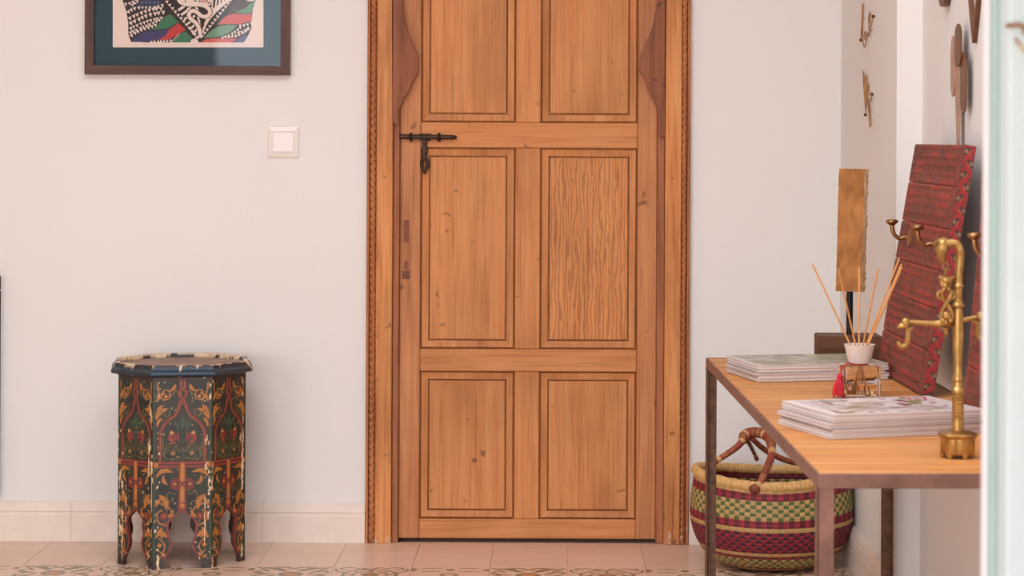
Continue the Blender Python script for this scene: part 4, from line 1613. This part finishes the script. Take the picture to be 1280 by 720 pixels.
MB().tube(P_, R_l, 14).build('neck', 'brass', st, smooth=True)
hd = MB().tube([(xpx(1183), 0, zpx(303)), (xpx(1178), 0, zpx(305)), (xpx(1176), 0, zpx(312)), (xpx(1175.5), 0, zpx(319)), (xpx(1176.5), 0, zpx(325)), (xpx(1177), 0, zpx(329))], [.0045, .0085, .0095, .0078, .0048, .0018], 14, 6)
head = hd.build('bird_head', 'brass', st, smooth=True)
cr_ = MB().tube([(xpx(1186), 0, zpx(303)), (xpx(1180), 0, zpx(299.5)), (xpx(1173), 0, zpx(300)), (xpx(1168.5), 0, zpx(303.5))], [.003, .0048, .0042, .0018], 10, 5, .6)
cr_.sphere((xpx(1172), -.010, zpx(311)), .0026, 8).sphere((xpx(1172), .010, zpx(311)), .0026, 8)
cr_.build('crest', 'brass', head, smooth=True)


def link(zc, rot, rz=.0068, rx=.004):
    pts = []
    for i in range(14):
        t = 2 * PI * i / 14
        a = rx * math.cos(t)
        pts.append((xpx(1180) + .001 + a * math.cos(rot), a * math.sin(rot), zc + rz * math.sin(t)))
    MB().tube(pts, .0014, 6, 0, 1, True).build('chain_link', 'brass', st, smooth=True)


z = zpx(333)
for i in range(3):
    link(z, (i % 2) * PI / 2)
    z -= .0098
# hanging openwork pendant: two scrolling stems tied by a lion-like knot
xc = xpx(1182)
pend = MB()
for s in (-1, 1):
    pend.tube([(xc, 0, zpx(348)), (xc + s * .007, 0, zpx(351)), (xc + s * .004, .003 * s, zpx(360)), (xc + s * .0075, 0, zpx(367)), (xc + s * .002, -.003 * s, zpx(376)), (xc - s * .0065 + .001, 0, zpx(388)), (xc - s * .009 + .001, 0, zpx(399))],
              [.0034, .0040, .0036, .0034, .0036, .0036, .0040], 10, 6)
    pend.tube([(xc + s * .004, 0, zpx(362)), (xc + s * .013, 0, zpx(366)), (xc + s * .0125, 0, zpx(372)), (xc + s * .007, 0, zpx(374))], .0022, 8, 5)
pend.sphere((xc, -.002, zpx(351)), .0070, 10, (1.2, .9, .9)).sphere((xc - .002, -.004, zpx(357)), .0052, 8)
pend.tube([(xc - .012, 0, zpx(346)), (xc - .004, -.003, zpx(349)), (xc + .005, -.003, zpx(349)), (xc + .013, 0, zpx(345.5))], [.002, .0035, .0035, .002], 8, 4)
pend.sphere((xc, -.003, zpx(395)), .0078, 10, (1, .8, 1)).sphere((xc - .006, -.004, zpx(401)), .0046, 8).sphere((xc + .006, -.004, zpx(401)), .0046, 8)
pend.lathe([(.0001, -.014), (.0030, -.012), (.0045, -.008), (.0030, -.004), (.0050, 0), (.0001, .001)], 14, (xc, 0, zpx(410)))
pend.build('pendant', 'brass', st, smooth=True)
for s, endx, nm in ((-1, 1136, 'arm'), (1, 1222, 'arm')):
    ex = xpx(endx)
    am = MB().tube([(xc, .0 if s < 0 else .010, zpx(402)), (xc + s * .012, 0 if s < 0 else .012, zpx(405)), ((xc + ex) / 2, 0 if s < 0 else .014, zpx(404.5 if s < 0 else 402)), (ex, 0 if s < 0 else .014, zpx(403 if s < 0 else 397.5))],
                   [.0072, .0062, .0044, .0036], 12, 5)
    aobj = am.build(nm, 'brass', st, smooth=True)
    o = MB()
    yb_ = 0 if s < 0 else .014
    zz = 404 if s < 0 else 396
    o.sphere((ex + s * .006, yb_, zpx(zz)), .0078, 10, (1.0, .85, 1.0))
    o.tube([(ex + s * .004, yb_, zpx(zz + 2)), (ex + s * .014, yb_, zpx(zz + 4)), (ex + s * .020, yb_, zpx(zz + 6.5))], [.0062, .0045, .0014], 10, 4)
    o.tube([(ex - s * .006, yb_, zpx(zz + 5)), (ex, yb_, zpx(zz + 8)), (ex + s * .006, yb_, zpx(zz + 6))], [.002, .0045, .002], 8, 4)
    o.build('bird_head', 'brass', aobj, smooth=True)
    h0 = ex + s * .002
    MB().tube([(h0, yb_, zpx(zz + 6)), (h0 + .0005, yb_, zpx(zz + 14)), (h0 - .0005, yb_, zpx(zz + 22)), (h0 + s * .004, yb_, zpx(zz + 28)), (h0 + s * .010, yb_, zpx(zz + 29.5)), (h0 + s * .0145, yb_, zpx(zz + 26)), (h0 + s * .0155, yb_, zpx(zz + 23))],
              [.0042, .0042, .0042, .0042, .0040, .0036, .0026], 10, 5).build('hook', 'brass', aobj, smooth=True)

# ------------------------------------------------------------------ wire words on the side wall
def wire_word(name, label, pts):
    """pts: pixels of a 4.24x enlargement of the photo's strip starting at x=1060, laid on the wall face"""
    P3 = []
    for i, (a_, b_) in enumerate(pts):
        u_, v_ = 1060 + a_ / 4.24 - 700.0, b_ / 4.24 - 170.0
        u_, v_ = u_ + ROLL * v_, v_ - ROLL * u_
        xw = XA - .006 - .002 * math.sin(i * 1.3)
        Y_ = F_PX * xw / u_
        P3.append(Vector((xw, Y_, HCAM - v_ * Y_ / F_PX)))
    ctr = sum(P3, Vector()) / len(P3)
    root = thing(name, label, 'wall decoration', (XA, ctr.y, ctr.z), group='wire words on the side wall')
    b = root.location
    MB().tube(P3, .0015, 7, 8).build('wire', 'wire', root, smooth=True, base=b)
    for k in (0, -1):
        MB().sphere(P3[k], .0042, 8).build('end_ball', 'wire_ball', root, smooth=True, base=b)
    for k in (2, len(P3) // 2, len(P3) - 4):
        MB().tube([P3[k], Vector((XA + .001, P3[k].y, P3[k].z))], .0011, 6).build('wall_pin', 'wire', root, smooth=True, base=b)


wire_word('wire_word', 'gold wire word love on the side wall, above the other wire word',
          [(68, 212), (71, 170), (74, 100), (77, 40), (78, 18), (80, 30), (80, 80), (78, 140), (77, 180), (79, 215), (83, 245), (88, 248), (94, 225), (96, 190), (91, 168), (86, 180), (87, 205), (95, 205), (101, 185), (104, 170), (107, 192), (111, 190), (113, 160), (110, 110), (111, 75), (115, 62), (119, 78), (116, 110), (110, 140), (113, 158), (122, 142), (128, 115), (134, 86)])
wire_word('wire_word', 'gold wire word life on the side wall, below the other wire word',
          [(92, 608), (94, 590), (89, 530), (83, 440), (80, 380), (84, 392), (88, 450), (92, 540), (95, 578), (97, 540), (95, 470), (93, 412), (97, 398), (101, 425), (103, 500), (105, 540), (106, 500), (107, 455), (110, 452), (110, 480), (105, 520), (106, 550), (111, 600), (113, 650), (117, 672), (122, 660), (120, 615), (112, 560), (107, 530), (114, 534), (121, 526), (125, 510), (126, 500)])

# ------------------------------------------------------------------ metal ornaments on the main side wall
def wall_pt(u, v, off=0.0):
    """pixel on the face of the main side wall, off metres into the room"""
    dx_, dy_ = u - 700.0, v - 170.0
    dx_, dy_ = dx_ + ROLL * dy_, dy_ - ROLL * dx_
    Y = F_PX * XB / dx_
    return Vector((XB - off, Y, HCAM - dy_ * Y / F_PX))


def slab(poly2, thick, off):
    """poly2: (y,z) outline on the wall; returns an MB"""
    return MB().prism(poly2, lambda a, b, d: Vector((XB - off - d, a, b)), 0, thick)


def capsule(y0, y1, z0, z1, n=10, bottom=True):
    r = abs(y1 - y0) / 2
    k = min(1.4, abs(z1 - z0) * .3 / r)
    yc = (y0 + y1) / 2
    pts = [(yc + r * math.cos(PI * i / n), z1 - r * k + r * k * math.sin(PI * i / n)) for i in range(n + 1)]
    if bottom:
        pts += [(yc - r * math.cos(PI * i / n), z0 + r * k - r * k * math.sin(PI * i / n)) for i in range(n + 1)]
    else:
        pts += [(yc - r * .55, z0), (yc + r * .55, z0)]
    return pts


cx0 = wall_pt(1197.5, 120)
cactus = thing('cactus_wall_ornament', 'brown metal cactus-shaped ornament on the side wall above the red board', 'wall decoration', (XB, cx0.y, cx0.z))
b = cactus.location
def wp2(u, v, off):
    dx_, dy_ = u - 700.0, v - 170.0
    dx_, dy_ = dx_ + ROLL * dy_, dy_ - ROLL * dx_
    Y_ = F_PX * (XB - off) / dx_
    return Y_, HCAM - dy_ * Y_ / F_PX


def cap_px(u0, u1, v0, v1, off, bottom=True):
    return capsule(wp2(u0, v0, off)[0], wp2(u1, v0, off)[0], wp2((u0 + u1) / 2, v1, off)[1], wp2((u0 + u1) / 2, v0, off)[1], 10, bottom)


slab(cap_px(1193.8, 1201.5, 29.5, 84, .018), .003, .016).build('trunk', 'copper', cactus, base=b)
slab([wp2(1194.6, 78, .011), wp2(1201.2, 78, .011), wp2(1200.6, 120, .011), wp2(1199.6, 182, .011), wp2(1196.8, 182, .011), wp2(1195, 120, .011)], .003, .010).build('stem', 'copper_pale', cactus, base=b)
slab(cap_px(1189.5, 1194.4, 45, 121, .013), .003, .012).build('arm', 'copper_pale', cactus, base=b)
slab(cap_px(1200.8, 1208, 64, 141.5, .015), .003, .013).build('arm', 'copper', cactus, base=b)
yc_, zc_ = wp2(1198, 112, 0)
MB().box(XB - .011, XB + .001, yc_ - .012, yc_ + .012, zc_ - .010, zc_ + .010).build('wall_mount', 'copper', cactus, base=b)


def drop_outline(yc, zt_, w, h, n=40):
    pts = []
    for i in range(n):
        t = 2 * PI * i / n
        # pointed at the bottom, rounded on top
        zz = -math.cos(t)
        ww = math.sin(t) * (math.sin(min(t, 2 * PI - t) / 2) ** .9)
        pts.append((yc + ww * w / 2 * 1.05, zt_ + (zz + 1) / 2 * h))
    return pts


tip = wall_pt(1221.5, 54)
hoop = thing('leaf_wall_hoop', 'open bronze leaf-shaped hoop with pointed tip on the side wall', 'wall decoration', (XB, tip.y, tip.z))
b = hoop.location
out = drop_outline(tip.y, tip.z, .215, .40, 60)
inn = [(tip.y + (a - tip.y) * .88, tip.z + .022 + (c_ - tip.z) * .90) for a, c_ in out]
vs, fs = [], []
for pl_, off in ((out, .001), (out, .010), (inn, .010), (inn, .001)):
    vs += [(XB - off, a, c_) for a, c_ in pl_]
n_ = len(out)
for r in range(4):
    for i in range(n_):
        k = (i + 1) % n_
        fs.append((r * n_ + i, r * n_ + k, ((r + 1) % 4) * n_ + k, ((r + 1) % 4) * n_ + i))
MB().add(vs, fs).build('hoop', 'copper', hoop, base=b)
MB().box(XB - .004, XB + .001, tip.y - .006, tip.y + .006, tip.z + .36, tip.z + .39).build('hanger', 'copper', hoop, base=b)
tip2 = wall_pt(1186, 8.5)
drop = thing('round_wall_ornament', 'small rounded bronze ornament high on the side wall beside the leaf hoop', 'wall decoration', (XB, tip2.y, tip2.z))
b = drop.location
ol = [(tip2.y + .068 * math.cos(2 * PI * i / 40), tip2.z + .10 + .10 * math.sin(2 * PI * i / 40)) for i in range(40)]
slab(ol, .012, .004).build('disc', 'copper', drop, base=b)
ol2 = [(tip2.y + (a - tip2.y) * .8, tip2.z + .10 + (c_ - tip2.z - .10) * .86) for a, c_ in ol]
slab(ol2, .003, .016).build('inset', 'copper_pale', drop, base=b)

# ------------------------------------------------------------------ woven basket under the table
KX, KY = .553, 5.925
bk = thing('woven_basket', 'round straw basket in red, green and tan weave with wrapped leather handle', 'basket', (KX, KY, 0))
prof = [(.001, .004), (.06, .002), (.105, .004), (.14, .014), (.170, .036), (.192, .068), (.205, .105), (.2085, .135), (.2065, .170), (.202, .200), (.199, .228)]
PP, _ = catmull([Vector((a, b_, 0)) for a, b_ in prof], [1] * len(prof), 14)
lens = [0]
for i in range(1, len(PP)):
    lens.append(lens[-1] + (PP[i] - PP[i - 1]).length)
tot = lens[-1]


def at_len(l):
    l = max(0, min(tot, l))
    for i in range(1, len(PP)):
        if lens[i] >= l:
            t = (l - lens[i - 1]) / max(1e-9, lens[i] - lens[i - 1])
            return PP[i - 1].lerp(PP[i], t), (PP[i] - PP[i - 1]).normalized()
    return PP[-1], (PP[-1] - PP[-2]).normalized()


ST, ROWH = 92, .0098
NR = int(tot / ROWH)
ROWH = tot / NR
# colour of each row counted from the rim downwards
TAN, GR, RD, MAR, PUR = (196, 160, 100), (92, 104, 56), (152, 42, 52), (102, 30, 42), (74, 32, 48)
scheme = [(TAN, TAN), (MAR, RD), (RD, MAR), (TAN, GR), (TAN, GR), (TAN, GR), (TAN, GR), (TAN, GR), (MAR, RD), (RD, MAR), (TAN, TAN),
          (RD, PUR), (RD, PUR), (RD, PUR), (RD, PUR), (RD, PUR), (RD, PUR), (TAN, TAN), (RD, MAR), (TAN, GR), (TAN, GR), (TAN, GR), (TAN, GR), (MAR, RD), (TAN, TAN)] + [(RD, PUR)] * 40
NA, NB = ST * 5, NR * 4 + 1


def wob(a):
    return 1 + .012 * math.cos(2 * a + .5) + .008 * math.cos(3 * a)


def rim_dz(a):
    # the rim dips where the handle pulls
    return .010 * math.cos(2 * a + .2) - .006 * math.sin(a)


def weave(inner):
    vs, cs = [], []
    for j in range(NB):
        l = tot * j / (NB - 1)
        row = min(NR - 1, int(j / 4))
        fr_ = (j % 4) / 4 if j < NB - 1 else 1
        p_, t_ = at_len(l)
        nx, nz_ = t_.y, -t_.x
        rb = abs(math.sin(PI * fr_)) ** .6
        kk = NR - 1 - row
        sch = scheme[min(kk, len(scheme) - 1)]
        if inner:
            sch = [(MAR, RD), (MAR, MAR), (TAN, GR), (TAN, GR), (TAN, GR), (TAN, GR), (TAN, GR), (RD, MAR), (RD, MAR)][min(kk, 8)]
        for i in range(NA):
            s = i / 5.0
            fs_ = s % 1.0
            bmp = .0019 * rb * (.35 + .65 * math.sin(PI * fs_) ** .5)
            off = bmp if not inner else -.007 - bmp
            a = 2 * PI * i / NA
            r_ = (p_.x + nx * off) * wob(a)
            zz = p_.y + nz_ * off + rim_dz(a) * (p_.y / .228) ** 2
            vs.append((r_ * math.cos(a), r_ * math.sin(a), max(zz, .0005)))
            cs.append(sch[(int(math.floor(s)) + row) % 2])
    fs = grid_faces(NA, NB, 0, inner, True)
    cs = np.array(cs, float)
    rs_ = np.random.RandomState(2 if inner else 1)
    cs *= (1 + (rs_.rand(len(cs), 1) - .5) * .22)
    return vs, fs, cs


vs, fs, cs = weave(False)
colour_mesh('basket_body', vs, fs, cs, 'basket', bk, smooth=True)
vs, fs, cs = weave(True)
colour_mesh('basket_lining', vs, fs, cs, 'basket', bk, smooth=True)
# coiled straw rim with wrapped ridges
vs, fs = [], []
nr, nc = 420, 12
for i in range(nr):
    a = 2 * PI * i / nr
    rr = .195 * wob(a)
    zz = .234 + rim_dz(a)
    rad = .0112 * (1 + .07 * math.sin(a * 105) + .05 * math.sin(a * 31))
    for k in range(nc):
        t = 2 * PI * k / nc
        vs.append(((rr + rad * math.cos(t)) * math.cos(a), (rr + rad * math.cos(t)) * math.sin(a), zz + rad * 1.15 * math.sin(t)))
for i in range(nr):
    for k in range(nc):
        j, l = (i + 1) % nr, (k + 1) % nc
        fs.append((i * nc + k, j * nc + k, j * nc + l, i * nc + l))
MB().add(vs, fs).build('rim', 'straw', bk, smooth=True)


def lw(pts, rads, name, parent, seed, k=14):
    P_, R_ = catmull([Vector(p) for p in pts], rads, k)
    n = 10
    mb = MB()
    R2 = [r * (1 + .05 * math.sin(i * 1.57)) for i, r in enumerate(R_)]
    mb.tube(P_, R2, n)
    pal = [(156, 84, 52), (140, 70, 46), (170, 98, 60), (156, 84, 52), (212, 164, 110), (148, 72, 48), (166, 64, 52), (140, 70, 46)]
    cs = []
    for i in range(len(P_)):
        cs += [pal[(i // 4 + seed) % len(pal)]] * n
    return colour_mesh(name, mb.v, mb.f, np.array(cs), 'leather', parent, smooth=True, recalc=True)


KB = Vector((KX, KY, 0))
hp = lambda a, b_, Y: W(a, b_, Y) - KB
# grip bar and four forked legs
grip = [hp(929, 553, 5.88), hp(930, 545, 5.89), hp(938, 541, 5.90), hp(950, 541, 5.89), hp(960, 546, 5.87), hp(965, 556, 5.83)]
hnd = lw(grip, [.011, .0135, .014, .014, .0135, .011], 'handle', bk, 0)
lw([hp(930, 548, 5.88), hp(922, 558, 5.87), hp(908, 568, 5.86), hp(894, 577, 5.85), hp(884, 586, 5.84)], [.010, .0085, .008, .0075, .010], 'handle_leg', hnd, 3)
lw([hp(962, 549, 5.86), hp(965, 566, 5.80), hp(959, 584, 5.76), hp(951, 602, 5.735), hp(945, 612, 5.735)], [.012, .0105, .0095, .0095, .012], 'handle_leg', hnd, 1)
lw([hp(934, 549, 5.90), hp(938, 557, 5.98), hp(943, 567, 6.07), hp(946, 574, 6.11)], [.006, .0055, .0055, .006], 'handle_leg', hnd, 5)
lw([hp(940, 548, 5.90), hp(952, 559, 5.93), hp(966, 568, 5.96), hp(985, 576, 5.97), hp(1004, 579, 5.98), hp(1030, 578, 5.97)], [.007, .0075, .008, .008, .008, .009], 'handle_leg', hnd, 6)
kn = hp(944, 611, 5.733)
MB().sphere(kn, .0145, 10, (1.1, .7, .9)).build('handle_knot', plain('knot_leather', (128, 66, 42), .5, var=.2, vscale=60, bstr=.2), hnd, smooth=True)
